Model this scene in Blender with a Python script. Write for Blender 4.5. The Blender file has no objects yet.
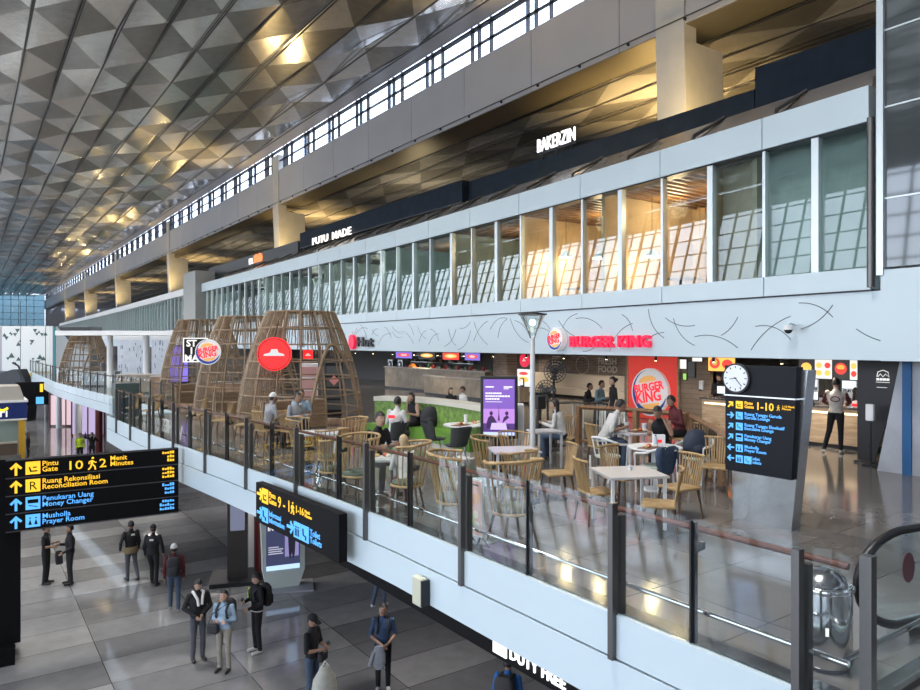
import bpy, bmesh, math, random
import numpy as np
from mathutils import Vector, Matrix
random.seed(7)
S = bpy.context.scene
COL = S.collection
PI = math.pi
# ---------------------------------------------------------------- camera, world, exposure
EYE = 2.55; F = 700.0; HZ = 344.0; TH = math.radians(35.2); SN, CS = math.sin(TH), math.cos(TH)
cd = bpy.data.cameras.new('camera'); cam = bpy.data.objects.new('camera', cd); COL.objects.link(cam)
cam.location = (0, 0, EYE); cam.rotation_euler = (PI/2, 0, -TH)
cd.sensor_width = 36; cd.lens = 36*F/920; cd.shift_y = -1/920; cd.clip_end = 900; cd.clip_start = .05
S.camera = cam
S.view_settings.view_transform = 'Standard'; S.view_settings.look = 'None'; S.view_settings.gamma = 1
S.view_settings.use_curve_mapping = False
S.view_settings.exposure = 0.78
w = bpy.data.worlds.new('sky'); S.world = w; w.use_nodes = True
nt = w.node_tree; bg = nt.nodes['Background']
tc = nt.nodes.new('ShaderNodeTexCoord'); sx = nt.nodes.new('ShaderNodeSeparateXYZ'); cr = nt.nodes.new('ShaderNodeValToRGB')
nt.links.new(tc.outputs['Generated'], sx.inputs[0]); nt.links.new(sx.outputs['Z'], cr.inputs[0]); nt.links.new(cr.outputs[0], bg.inputs[0])
e = cr.color_ramp.elements
e[0].position = 0.0; e[0].color = (.30, .33, .36, 1); e[1].position = .5; e[1].color = (.66, .76, 1.0, 1)
k = e.new(.06); k.color = (.80, .86, .98, 1)
bg.inputs[1].default_value = 3.7
def area(name, loc, rot, sx_, sy_, power, col=(1, 1, 1), portal=False, spread=PI):
    l = bpy.data.lights.new(name, 'AREA'); l.shape = 'RECTANGLE'; l.size = sx_; l.size_y = sy_; l.energy = power; l.color = col; l.spread = spread
    if portal: l.cycles.is_portal = True
    o = bpy.data.objects.new(name, l); COL.objects.link(o); o.location = loc; o.rotation_euler = rot
    return o
def point(name, loc, power, col=(1, .78, .5), r=.08):
    l = bpy.data.lights.new(name, 'POINT'); l.energy = power; l.color = col; l.shadow_soft_size = r
    o = bpy.data.objects.new(name, l); COL.objects.link(o); o.location = loc; return o
def spot(name, loc, target, power, col=(1, .78, .5), ang=90, r=.1, blend=.6):
    l = bpy.data.lights.new(name, 'SPOT'); l.energy = power; l.color = col; l.shadow_soft_size = r; l.spot_size = math.radians(ang); l.spot_blend = blend
    o = bpy.data.objects.new(name, l); COL.objects.link(o); o.location = loc
    o.rotation_euler = (Vector(target)-Vector(loc)).to_track_quat('-Z', 'Y').to_euler(); return o
# daylight enters by the leaning glass wall on the left and the clerestory on the right (portals only steer sampling)
area('daylight_portal', (-25, 40, 9), (0, math.radians(-90), 0), 16, 200, 1, portal=True)

# hall lighting: warm column lamps, plus unseen fill lamps added for ceiling and floors
for i, yl_ in enumerate((22, 58, 95, 131, 167, 203)):
    area('column_uplight', (15.2, yl_, 8.9), (PI, 0, 0), .4, 1.6, 330, (1, .66, .22), spread=math.radians(64))
    area('column_uplight', (25, yl_-2, 8.6), (PI, 0, 0), .5, 2.0, 800, (1, .66, .26), spread=math.radians(110))
    area('rear_ceiling_fill', (25, yl_-18, 8.6), (PI, 0, 0), .5, 2.0, 260, (1, .80, .50), spread=math.radians(130))  # unseen fill, added to brighten the rear ceiling between the columns
for yl_ in (13.8, 51.6, 87.7, 124, 160.6, 196.6):
    area('column_lamp', (19.1, yl_, 8.7), (PI, math.radians(-8), 0), .5, .5, 210, (1, .70, .30))
for i in range(12):
    yl_ = 6+i*17
    area('ceiling_fill', (-6, yl_, 7.5), (PI, 0, 0), 1.2, 6, 800, (1, .97, .92), spread=math.radians(160))  # unseen lamp with no fixture, added to brighten the main ceiling
    area('floor_fill', (2, yl_, 16.5), (0, 0, 0), 3, 3, 750, (1, .97, .93), spread=math.radians(130))  # unseen downward lamp, added to lift the floors
# ---------------------------------------------------------------- picture geometry helpers
def fp(px, py, Z=0.0):                       # point on the horizontal plane Z seen at a pixel
    d = F*(EYE-Z)/(py-HZ); return dp(px, d)
def dp(px, d):                                # point at camera depth d
    l = (px-460)/F*d
    return Vector((l*CS+d*SN, d*CS-l*SN, 0))
def yx(px, X):                                # Y on the vertical plane X = const
    t = (px-460)/F
    return X*(CS-t*SN)/(SN+t*CS)
def zat(py, d): return EYE-(py-HZ)/F*d
def dep(p): return p[0]*SN+p[1]*CS
def lerp_tab(tab, y):
    if y <= tab[0][0]: return tab[0][1]
    for (a, b), (c, d) in zip(tab, tab[1:]):
        if y <= c: return b+(d-b)*(y-a)/(c-a)
    return tab[-1][1]
FAC = [(0, 14.2), (6.6, 14.5), (13.9, 15.04), (26.9, 15.74), (60, 16.2), (136, 17.9), (200, 19)]
EDGE = [(0, 4.9), (8.5, 4.9), (11, 4.8), (15.3, 4.5), (17.8, 4.28), (22, 4.08), (27, 4.0)]
EDGE2 = [(27, 6.2), (33, 5.95), (38, 5.6), (44, 5.17), (53, 4.73), (80, 4.78), (100, 4.9)]
def fx(y): return lerp_tab(FAC, y)
def ex(y): return lerp_tab(EDGE, y) if y <= 27 else lerp_tab(EDGE2, y)
def ycurve(px, f):                            # Y where the curve X=f(Y) is seen at pixel column px
    lo, hi = 1.5, 260
    for _ in range(50):
        m = (lo+hi)/2; X = f(m); x = 460+F*(X*CS-m*SN)/(X*SN+m*CS)
        if x > px: lo = m
        else: hi = m
    return (lo+hi)/2

# ---------------------------------------------------------------- materials
MATS = {}
def mat(name, col, rough=.5, metal=0, emit=None, es=1, noise=0, nscale=8, bump=0, spec=.5, coat=0):
    if name in MATS: return MATS[name]
    m = bpy.data.materials.new(name); m.use_nodes = True; t = m.node_tree; b = t.nodes['Principled BSDF']
    b.inputs['Base Color'].default_value = (*col, 1); b.inputs['Roughness'].default_value = rough; b.inputs['Metallic'].default_value = metal
    b.inputs['Specular IOR Level'].default_value = spec; b.inputs['Coat Weight'].default_value = coat
    if emit: b.inputs['Emission Color'].default_value = (*emit, 1); b.inputs['Emission Strength'].default_value = es
    if noise or bump:
        c = t.nodes.new('ShaderNodeTexCoord'); n = t.nodes.new('ShaderNodeTexNoise'); n.inputs['Scale'].default_value = nscale; n.inputs['Detail'].default_value = 5
        t.links.new(c.outputs['Object'], n.inputs['Vector'])
        if noise:
            r = t.nodes.new('ShaderNodeValToRGB'); r.color_ramp.elements[0].position = .3; r.color_ramp.elements[1].position = .7
            r.color_ramp.elements[0].color = (*[max(0, v*(1-noise)) for v in col], 1); r.color_ramp.elements[1].color = (*[min(1, v*(1+noise)) for v in col], 1)
            t.links.new(n.outputs['Fac'], r.inputs[0]); t.links.new(r.outputs[0], b.inputs['Base Color'])
        if bump:
            u = t.nodes.new('ShaderNodeBump'); u.inputs['Strength'].default_value = bump; u.inputs['Distance'].default_value = .02
            t.links.new(n.outputs['Fac'], u.inputs['Height']); t.links.new(u.outputs[0], b.inputs['Normal'])
    MATS[name] = m; return m
def glass(name, tint=(.92, .97, .96), refl=.12, rough=0.0, fres=1.0):
    if name in MATS: return MATS[name]
    m = bpy.data.materials.new(name); m.use_nodes = True; t = m.node_tree; t.nodes.clear()
    o = t.nodes.new('ShaderNodeOutputMaterial'); tr = t.nodes.new('ShaderNodeBsdfTransparent'); g = t.nodes.new('ShaderNodeBsdfGlossy')
    mx = t.nodes.new('ShaderNodeMixShader'); fr = t.nodes.new('ShaderNodeLayerWeight'); ma = t.nodes.new('ShaderNodeMath'); ma.operation = 'MULTIPLY_ADD'
    fr.inputs['Blend'].default_value = .35
    tr.inputs[0].default_value = (*tint, 1); g.inputs['Roughness'].default_value = rough; g.inputs['Color'].default_value = (.95, .98, 1, 1)
    ma.inputs[1].default_value = .55*fres; ma.inputs[2].default_value = refl; ma.use_clamp = True
    t.links.new(fr.outputs['Fresnel'], ma.inputs[0]); t.links.new(ma.outputs[0], mx.inputs[0]); t.links.new(tr.outputs[0], mx.inputs[1]); t.links.new(g.outputs[0], mx.inputs[2]); t.links.new(mx.outputs[0], o.inputs[0])
    MATS[name] = m; return m
def brickmat(name, c1, c2, mortar, wd, ht, rough=.15, ms=.006, axis='xy', bias=0, scale=1, bump=0, offset=0.0, spec=.5, noise=True):
    if name in MATS: return MATS[name]
    m = bpy.data.materials.new(name); m.use_nodes = True; t = m.node_tree; b = t.nodes['Principled BSDF']
    c = t.nodes.new('ShaderNodeTexCoord'); k = t.nodes.new('ShaderNodeTexBrick'); k.offset = offset; k.squash = 1
    mp = t.nodes.new('ShaderNodeMapping'); t.links.new(c.outputs['Object'], mp.inputs[0])
    src = mp.outputs[0]
    if axis != 'xy':
        s = t.nodes.new('ShaderNodeSeparateXYZ'); q = t.nodes.new('ShaderNodeCombineXYZ'); t.links.new(mp.outputs[0], s.inputs[0])
        t.links.new(s.outputs[axis[0].upper()], q.inputs[0]); t.links.new(s.outputs[axis[1].upper()], q.inputs[1]); src = q.outputs[0]
    t.links.new(src, k.inputs['Vector'])
    k.inputs['Color1'].default_value = (*c1, 1); k.inputs['Color2'].default_value = (*c2, 1); k.inputs['Mortar'].default_value = (*mortar, 1)
    k.inputs['Scale'].default_value = scale; k.inputs['Mortar Size'].default_value = ms; k.inputs['Brick Width'].default_value = wd; k.inputs['Row Height'].default_value = ht; k.inputs['Bias'].default_value = bias
    out = k.outputs['Color']
    if noise:
        n = t.nodes.new('ShaderNodeTexNoise'); n.inputs['Scale'].default_value = 3; n.inputs['Detail'].default_value = 6; t.links.new(mp.outputs[0], n.inputs['Vector'])
        mx = t.nodes.new('ShaderNodeMix'); mx.data_type = 'RGBA'; mx.blend_type = 'MULTIPLY'; mx.inputs[0].default_value = .35
        t.links.new(out, mx.inputs[6]); t.links.new(n.outputs['Fac'], mx.inputs[7]); out = mx.outputs[2]
    t.links.new(out, b.inputs['Base Color']); b.inputs['Roughness'].default_value = rough; b.inputs['Specular IOR Level'].default_value = spec
    if bump:
        u = t.nodes.new('ShaderNodeBump'); u.inputs['Strength'].default_value = bump; u.inputs['Distance'].default_value = .02; u.invert = True
        t.links.new(k.outputs['Fac'], u.inputs['Height']); t.links.new(u.outputs[0], b.inputs['Normal'])
    MATS[name] = m; return m
def wood(name, c1, c2, axis=(1, 1, 12), rough=.45, scale=2):
    if name in MATS: return MATS[name]
    m = bpy.data.materials.new(name); m.use_nodes = True; t = m.node_tree; b = t.nodes['Principled BSDF']
    c = t.nodes.new('ShaderNodeTexCoord'); mp = t.nodes.new('ShaderNodeMapping'); mp.inputs['Scale'].default_value = axis
    n = t.nodes.new('ShaderNodeTexNoise'); n.inputs['Scale'].default_value = scale; n.inputs['Detail'].default_value = 6; n.inputs['Distortion'].default_value = .6
    r = t.nodes.new('ShaderNodeValToRGB'); r.color_ramp.elements[0].position = .35; r.color_ramp.elements[1].position = .68
    r.color_ramp.elements[0].color = (*c1, 1); r.color_ramp.elements[1].color = (*c2, 1)
    t.links.new(c.outputs['Object'], mp.inputs[0]); t.links.new(mp.outputs[0], n.inputs['Vector']); t.links.new(n.outputs['Fac'], r.inputs[0]); t.links.new(r.outputs[0], b.inputs['Base Color'])
    b.inputs['Roughness'].default_value = rough
    MATS[name] = m; return m
WHITE = mat('white_panel', (.56, .665, .71), .32, noise=.02, nscale=.6)
WHITEP = mat('white_paint', (.75, .76, .76), .5)
GREYP = mat('grey_panel', (.36, .36, .385), .42, noise=.05, nscale=.4)
CONC = mat('pale_concrete', (.45, .44, .41), .6, noise=.08, nscale=1.2, bump=.08)
DARK = mat('dark_metal', (.035, .038, .042), .35, .6)
BLACK = mat('black_plastic', (.012, .012, .014), .4)
NAVY = mat('navy_board', (.014, .022, .034), .75, noise=.2, nscale=2, spec=.15)
STEEL = mat('brushed_steel', (.55, .57, .58), .25, 1, noise=.08, nscale=20)
POST = mat('post_steel', (.15, .145, .14), .36, .85)
CHROME = mat('polished_steel', (.7, .71, .72), .12, 1)
ALU = mat('aluminium_mullion', (.62, .68, .70), .35, .5)
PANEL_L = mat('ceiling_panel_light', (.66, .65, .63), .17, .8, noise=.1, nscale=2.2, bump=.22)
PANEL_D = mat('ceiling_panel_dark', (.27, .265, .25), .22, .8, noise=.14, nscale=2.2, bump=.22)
GL_F = glass('facade_glass', (.82, .88, .87), .03, fres=.17)
GL_R = glass('railing_glass', (.95, .975, .97), .018, fres=.16)
GL_C = glass('clear_glass', (.9, .95, .95), .05)
TILE_L = brickmat('lower_tiles', (.36, .36, .36), (.15, .15, .155), (.05, .05, .05), 2.4, 1.2, .06, .008, bias=-.1, spec=.6)
TILE_U = brickmat('upper_tiles', (.235, .215, .20), (.16, .15, .142), (.05, .045, .04), 1.2, 1.2, .12, .006, bias=-.1, spec=.6)
BRICK = brickmat('brick_wall', (.30, .20, .15), (.16, .11, .09), (.35, .31, .27), .22, .075, .8, .012, axis='yz', bump=.4, offset=.5)
WOODF = wood('light_oak', (.36, .25, .15), (.52, .39, .25), (1, 1, 8))
WOODC = wood('chair_rattan', (.30, .19, .08), (.50, .34, .16), (3, 3, 1), .45)
WOODB = wood('brown_timber', (.17, .09, .045), (.32, .18, .09), (1, 6, 1))
WOODR = wood('handrail_timber', (.07, .018, .008), (.13, .035, .014), (6, 1, 6), .55)
RATTAN = mat('dark_rattan', (.24, .17, .105), .6, noise=.25, nscale=6)

# ---------------------------------------------------------------- mesh builder
class MB:
    def __init__(s): s.v = []; s.f = []; s.m = []; s.sm = []
    def add(s, vs, fs, m=0, smooth=False, M=None):
        b = len(s.v); s.v += [tuple(M @ Vector(v)) if M else tuple(v) for v in vs]
        for f in fs: s.f.append([b+i for i in f]); s.m.append(m); s.sm.append(smooth)
        return s
    def box(s, x0, x1, y0, y1, z0, z1, m=0, M=None, bev=0):
        if bev:
            bm = bmesh.new(); bmesh.ops.create_cube(bm, size=1)
            for v in bm.verts: v.co = Vector(((x0+x1)/2+v.co.x*(x1-x0), (y0+y1)/2+v.co.y*(y1-y0), (z0+z1)/2+v.co.z*(z1-z0)))
            bmesh.ops.bevel(bm, geom=bm.edges[:], offset=bev, segments=2, profile=.5, affect='EDGES')
            bm.verts.index_update(); vs = [v.co.copy() for v in bm.verts]; fs = [[v.index for v in f.verts] for f in bm.faces]; bm.free()
            return s.add(vs, fs, m, False, M)
        vs = [(x, y, z) for x in (x0, x1) for y in (y0, y1) for z in (z0, z1)]
        return s.add(vs, [(0, 1, 3, 2), (4, 6, 7, 5), (0, 4, 5, 1), (2, 3, 7, 6), (0, 2, 6, 4), (1, 5, 7, 3)], m, False, M)
    def quad(s, a, b, c, d, m=0): return s.add([a, b, c, d], [(0, 1, 2, 3)], m)
    def loft(s, secs, m=0, cap=True, smooth=True, closed=False, M=None):   # secs: list of equal-length rings
        n = len(secs[0]); vs = [p for r in secs for p in r]; fs = []
        L = len(secs)
        for i in range(L-1 if not closed else L):
            a = i*n; b = ((i+1) % L)*n
            for j in range(n): fs.append((a+j, a+(j+1) % n, b+(j+1) % n, b+j))
        s.add(vs, fs, m, smooth, M)
        if cap and not closed:
            s.add(secs[0], [tuple(range(n))[::-1]], m, False, M); s.add(secs[-1], [tuple(range(n))], m, False, M)
        return s
    def tube(s, pts, r, n=8, m=0, cap=True, closed=False, flat=1.0):
        pts = [Vector(p) for p in pts]; rs = r if isinstance(r, (list, tuple)) else [r]*len(pts)
        secs = []; up = None
        for i, p in enumerate(pts):
            a = pts[i-1] if (i > 0 or closed) else p; b = pts[(i+1) % len(pts)] if (i < len(pts)-1 or closed) else p
            t = (b-a).normalized() if (b-a).length > 1e-9 else Vector((0, 0, 1))
            if up is None: up = Vector((0, 0, 1)) if abs(t.z) < .9 else Vector((1, 0, 0))
            u = (up-t*up.dot(t))
            if u.length < 1e-4: u = t.orthogonal()
            u.normalize(); v = t.cross(u); up = u
            secs.append([tuple(p+u*math.cos(2*PI*k/n)*rs[i]+v*math.sin(2*PI*k/n)*rs[i]*flat) for k in range(n)])
        return s.loft(secs, m, cap, n > 5, closed)
    def cyl(s, c, r, z0, z1, n=20, m=0, r1=None):
        return s.lathe([(r, z0), (r if r1 is None else r1, z1)], c, n, m, cap=True, smooth=True)
    def lathe(s, prof, c=(0, 0), n=20, m=0, cap=True, smooth=True, M=None, sy=1):
        secs = [[(c[0]+r*math.cos(2*PI*k/n), c[1]+r*sy*math.sin(2*PI*k/n), z) for k in range(n)] for r, z in prof]
        return s.loft(secs, m, cap, smooth, False, M)
    def prism(s, poly, y0, y1, m=0, M=None):      # polygon in x,z extruded along y
        n = len(poly); vs = [(x, y0, z) for x, z in poly]+[(x, y1, z) for x, z in poly]
        fs = [tuple(range(n)), tuple(range(2*n-1, n-1, -1))]+[(i, i+n, (i+1) % n+n, (i+1) % n) for i in range(n)]
        return s.add(vs, fs, m, False, M)
    def sphere(s, c, rx, ry=None, rz=None, n=12, m=0):
        ry = ry or rx; rz = rz or rx; k = n//2+1
        secs = [[(c[0]+rx*math.sin(a)*math.cos(2*PI*j/n), c[1]+ry*math.sin(a)*math.sin(2*PI*j/n), c[2]-rz*math.cos(a)) for j in range(n)] for a in [max(.03, min(PI-.03, PI*i/k)) for i in range(k+1)]]
        return s.loft(secs, m)
    def build(s, name, mats, parent=None, loc=None, rz=None):
        me = bpy.data.meshes.new(name); me.from_pydata(s.v, [], s.f)
        if not isinstance(mats, (list, tuple)): mats = [mats]
        for q in mats: me.materials.append(q)
        me.polygons.foreach_set('material_index', s.m); me.polygons.foreach_set('use_smooth', s.sm)
        bm = bmesh.new(); bm.from_mesh(me); bmesh.ops.recalc_face_normals(bm, faces=bm.faces[:]); bm.to_mesh(me); bm.free()
        me.update(); o = bpy.data.objects.new(name, me); COL.objects.link(o)
        if parent: o.parent = parent
        if loc is not None: o.location = loc
        if rz is not None: o.rotation_euler = (0, 0, rz)
        return o
def tag(o, label=None, cat=None, group=None, kind=None):
    if label: o['label'] = label
    if cat: o['category'] = cat
    if group: o['group'] = group
    if kind: o['kind'] = kind
    return o
def thing(name, label, cat, loc=(0, 0, 0), rz=0, group=None):
    o = bpy.data.objects.new(name, None); COL.objects.link(o); o.empty_display_size = .1
    o.location = loc; o.rotation_euler = (0, 0, rz); return tag(o, label, cat, group)
def struct(name, label=None, loc=(0, 0, 0)):
    o = bpy.data.objects.new(name, None); COL.objects.link(o); o.location = loc; tag(o, label, None, None, 'structure'); return o
KIDS = {}
def dup(root, loc, rz, label=None, group=None):
    r = root.copy(); COL.objects.link(r); r.location = loc; r.rotation_euler = (0, 0, rz)
    if label: r['label'] = label
    if group: r['group'] = group
    def rec(src, dst):
        for ch in [o for o in src.children]:
            c = ch.copy(); COL.objects.link(c); c.parent = dst; rec(ch, c)
    rec(root, r); return r
def text(name, body, size, m, parent, loc, rot=(PI/2, 0, 0), align='LEFT', ext=.004, off=0.0, sx_=1.0, spacing=1.0):
    c = bpy.data.curves.new(name, 'FONT'); c.body = body; c.size = size; c.align_x = align; c.extrude = ext; c.offset = off; c.resolution_u = 2; c.space_line = .82; c.space_character = spacing
    t = bpy.data.objects.new(name+'_tmp', c); COL.objects.link(t)
    dg = bpy.context.evaluated_depsgraph_get(); me = bpy.data.meshes.new_from_object(t.evaluated_get(dg))
    bpy.data.objects.remove(t); bpy.data.curves.remove(c)
    me.materials.clear(); me.materials.append(m); me.name = name
    for p in me.polygons: p.use_smooth = False
    o = bpy.data.objects.new(name, me); COL.objects.link(o); o.parent = parent; o.location = loc; o.rotation_euler = rot; o.scale = (sx_, 1, 1); return o
def emis(name, col, s=1.0): return mat(name, tuple(c*.3 for c in col), .5, emit=col, es=s)
W = -PI/2     # yaw of anything that faces the hall (-X)

# ================================================================= SETTING
# lower floor
MB().box(-30, 40, -20, 260, -4.5, -4.3).build('floor', TILE_L).__setitem__('kind', 'structure')
# upper floor slab following the balcony edge
def slab(ys, f, X1, z0, z1):
    b = MB()
    for a, c in zip(ys, ys[1:]):
        vs = [(f(a), a, z0), (X1, a, z0), (X1, c, z0), (f(c), c, z0), (f(a), a, z1), (X1, a, z1), (X1, c, z1), (f(c), c, z1)]
        b.add(vs, [(0, 3, 2, 1), (4, 5, 6, 7), (0, 1, 5, 4), (2, 3, 7, 6), (1, 2, 6, 5), (3, 0, 4, 7)])
    return b
ys1 = [2.2, 8.5, 11, 13, 15.3, 17.8, 22, 26.9]; ys2 = [27.01, 33, 38, 44, 53, 80, 120, 200]
tag(slab(ys1, lambda y: ex(y)+.06, 30, -.8, 0).build('floor', TILE_U), None, kind='structure')
tag(slab(ys2, lambda y: ex(y)+.06, 30, -.8, 0).build('floor', TILE_U), None, kind='structure')
# white edge cladding of the balcony: upper and lower panel with a groove
def fascia_run(name, ys, f, endcap=False):
    r = struct(name)
    for nm, z0, z1, dx in (('upper_panel', -.35, .05, 0), ('lower_panel', -.82, -.37, -.01), ('groove', -.38, -.34, .03)):
        b = MB()
        for a, c in zip(ys, ys[1:]):
            vs = [(f(a)+dx, a, z0), (f(a)+.08, a, z0), (f(c)+.08, c, z0), (f(c)+dx, c, z0), (f(a)+dx, a, z1), (f(a)+.08, a, z1), (f(c)+.08, c, z1), (f(c)+dx, c, z1)]
            b.add(vs, [(0, 3, 2, 1), (4, 5, 6, 7), (0, 1, 5, 4), (2, 3, 7, 6), (1, 2, 6, 5), (3, 0, 4, 7)])
        b.build(nm, WHITE if 'panel' in nm else BLACK, r)
    return r
fascia_run('trim_1', ys1, ex); fascia_run('trim_2', ys2, ex)
t = struct('trim_3'); MB().box(4.9, 12, 2.1, 2.2, -.35, .05).build('upper_panel', WHITE, t); MB().box(4.9, 12, 2.1, 2.2, -.82, -.37).build('lower_panel', WHITE, t); MB().box(4.9, 12, 2.13, 2.21, -.38, -.34).build('groove', BLACK, t)
t = struct('trim_4'); MB().box(4.0, 6.3, 26.93, 27.0, -.82, .05).build('end_panel', WHITE, t)

# main faceted ceiling
def facet_ceiling(name, X0, X1, Y0, Y1, Z, sw=1.8, sl=5.0, amp=.32, drop=0):
    b = MB(); ns = int(round((X1-X0)/sw)); nj = int((Y1-Y0)/sl)+2; seams = MB()
    rnd = random.Random(3)
    zz = {}
    def V(i, j):
        if (i, j) not in zz: zz[(i, j)] = Z+rnd.choice((-1, 0, 1))*amp*.5
        return (X0+i*sw, Y0+(j+(.5 if i % 2 else 0))*sl, zz[(i, j)])
    g = .03
    for i in range(ns):
        for j in range(-1, nj):
            a, c = V(i, j), V(i, j+1); e_, h = V(i+1, j), V(i+1, j+1)
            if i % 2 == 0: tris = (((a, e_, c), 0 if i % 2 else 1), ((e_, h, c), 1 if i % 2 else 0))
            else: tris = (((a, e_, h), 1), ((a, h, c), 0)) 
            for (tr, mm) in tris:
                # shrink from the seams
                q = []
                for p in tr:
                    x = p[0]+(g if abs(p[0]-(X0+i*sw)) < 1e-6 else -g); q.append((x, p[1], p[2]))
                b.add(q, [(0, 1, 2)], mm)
    for i in range(ns+1):
        seams.box(X0+i*sw-.04, X0+i*sw+.04, Y0-5, Y1+5, Z-amp*.5-.02, Z-amp*.5+.01)
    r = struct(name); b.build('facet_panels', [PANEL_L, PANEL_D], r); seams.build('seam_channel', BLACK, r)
    MB().box(X0, X1, Y0-5, Y1+5, Z+amp+.2, Z+amp+.3).build('roof_deck', BLACK, r)
    return r
CZ = EYE+15.2
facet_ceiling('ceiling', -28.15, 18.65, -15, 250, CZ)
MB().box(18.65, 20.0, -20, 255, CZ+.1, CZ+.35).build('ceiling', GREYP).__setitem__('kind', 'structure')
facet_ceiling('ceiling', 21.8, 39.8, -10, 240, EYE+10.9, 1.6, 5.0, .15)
# right long beam with the clerestory above
BZ0, BZ1 = EYE+10.9, EYE+13.62
wr = struct('wall_right')
b = MB()
seamx = []
y = -12.0
while y < 250:
    b.box(20.0, 20.25, y+.015, y+4.985, BZ0+.03, BZ1); y += 5
b.build('beam_panels', GREYP, wr)
MB().box(20.03, 21.75, -14, 255, BZ0-.0, BZ1-.1).build('beam_core', mat('bronze_soffit', (.15, .135, .10), .35, .55, noise=.1, nscale=.5), wr)
b = MB(); y = -10
while y < 230:
    b.box(19.9, 20.02, y, y+.06, BZ0+.1, BZ0+.2); y += 2.5
b.box(19.86, 19.9, -12, 240, BZ0+.17, BZ0+.2); b.build('cable_rail', DARK, wr)
wn = struct('window_1')
MB().box(20.1, 20.14, -14, 255, BZ1, CZ+.2).build('pane', glass('clerestory_glass', (.95, .97, 1), .03, fres=.4), wn)
b = MB(); y = -11.0
while y < 250:
    for dy in (0, .95, 1.5): b.box(20.0, 20.2, y+dy, y+dy+.055, BZ1, CZ+.15)
    y += 4.1
b.box(20.0, 20.2, -14, 255, BZ1+.72, BZ1+.755); b.box(20.0, 20.25, -14, 255, CZ-.05, CZ+.05)
b.build('mullion', DARK, wn)
# leaning concrete columns carrying the beam
def column(Y, lab):
    b = MB(); z0, z1 = 0.0, BZ1+1.2
    def ring(z, lean, w_, d): return [(20-.06+lean, Y, z), (22.1+lean, Y, z), (22.1+lean, Y+w_, z), (20-.06+lean, Y+w_, z)]
    b.loft([ring(4.0, .35, 1.2, 0), ring(BZ0-.5, .0, 1.2, 0)], smooth=False)
    b.loft([[(19.94, Y, BZ0-.52), (20.6, Y, BZ0-.52), (20.6, Y+1.2, BZ0-.52), (19.94, Y+1.2, BZ0-.52)], [(19.9, Y, z1), (20.6, Y, z1), (20.6, Y+1.2, z1), (19.9, Y+1.2, z1)]], smooth=False)
    return tag(b.build('concrete_column', CONC), lab, 'column', 'concrete columns along the long beam')
cols = [15.05, 52.9, 89, 125.5, 162, 198]
clab = ['large concrete column beside the dark board, nearest of the row under the beam', 'concrete column behind the PUTU MADE board', 'third concrete column from the right, left of the small orange sign',
        'small distant concrete column carrying the beam, fourth from the right', 'distant concrete column, fifth from the right under the long beam', 'farthest concrete column at the end of the long beam']
for Y, l in zip(cols, clab): column(Y, l)
# left leaning window lattice (seen in reflections), with the far end wall
wl = struct('window_2'); b = MB()
def lx(z): return -20.5-(z+4.3)/(CZ+4.3)*7.5
y = -15.0; k = 0
while y < 240:
    w_ = .14 if k % 3 else .34
    b.loft([[(lx(-4.3), y, -4.3), (lx(-4.3)+.2, y, -4.3), (lx(-4.3)+.2, y+w_, -4.3), (lx(-4.3), y+w_, -4.3)], [(lx(CZ), y+1.2, CZ), (lx(CZ)+.2, y+1.2, CZ), (lx(CZ)+.2, y+1.2+w_, CZ), (lx(CZ), y+1.2+w_, CZ)]], smooth=False)
    y += 1.9; k += 1
for z in [1.6*i-4.3 for i in range(14)]:
    b.box(lx(z)-.02, lx(z)+.2, -18, 250, z, z+.1)
b.build('mullion', DARK, wl)
b = MB(); b.loft([[(lx(15.4)-.1, -18, 15.4), (lx(15.4)+.15, -18, 15.4), (lx(CZ)+.15, -18, CZ), (lx(CZ)-.1, -18, CZ)], [(lx(15.4)-.1, 250, 15.4), (lx(15.4)+.15, 250, 15.4), (lx(CZ)+.15, 250, CZ), (lx(CZ)-.1, 250, CZ)]], smooth=False); b.build('head_band', GREYP, wl)
tag(MB().box(-30, 40, 252, 252.4, -4.3, 4).build('wall_far', GREYP), kind='structure')
tag(MB().box(20, 40, 251, 251.4, 4, CZ).build('wall_far', GREYP), kind='structure')
wf = struct('window_3'); b = MB()
for i in range(24): b.box(-29+i*2, -28.85+i*2, 252, 252.2, 4, CZ)
for z in (6, 8, 10, 12, 14, 16): b.box(-30, 20, 252, 252.15, z, z+.12)
b.build('mullion', mat('blue_grey_frame', (.2, .26, .3), .5), wf)
MB().box(-30, 20, 252.3, 252.34, 4, CZ).build('pane', glass('far_glass', (.22, .30, .34), .05), wf)
tag(MB().box(-30, 40, -22, -21.6, -4.5, CZ+1).build('wall_back', mat('back_wall', (.25, .24, .23), .7)), kind='structure')
tag(MB().box(39.8, 40.2, -22, 252, -4.5, CZ).build('wall_outer', mat('outer_wall', (.12, .12, .12), .7)), kind='structure')

# lower shopfront block opposite the balcony (seen mirrored in the railing glass)
tag(MB().box(-6, -2, 24, 62, -4.3, -.5).build('wall_left', wood('shop_oak', (.22, .13, .07), (.34, .21, .12), (1, 1, 5))), kind='structure')
_t = struct('trim_6', None, (-1.98, 44, 0))
_t.rotation_euler = (0, 0, PI/2)
text('letters', 'WATCHES', 1.0, emis('white_sign', (1, 1, 1), 1.1), _t, (-9.5, -.02, -2.1), ext=.02)
MB().box(-19, 17, -.03, 0, -3.9, -2.9).build('display_window', emis('window_glow', (.8, .78, .7), .5), _t)
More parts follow.
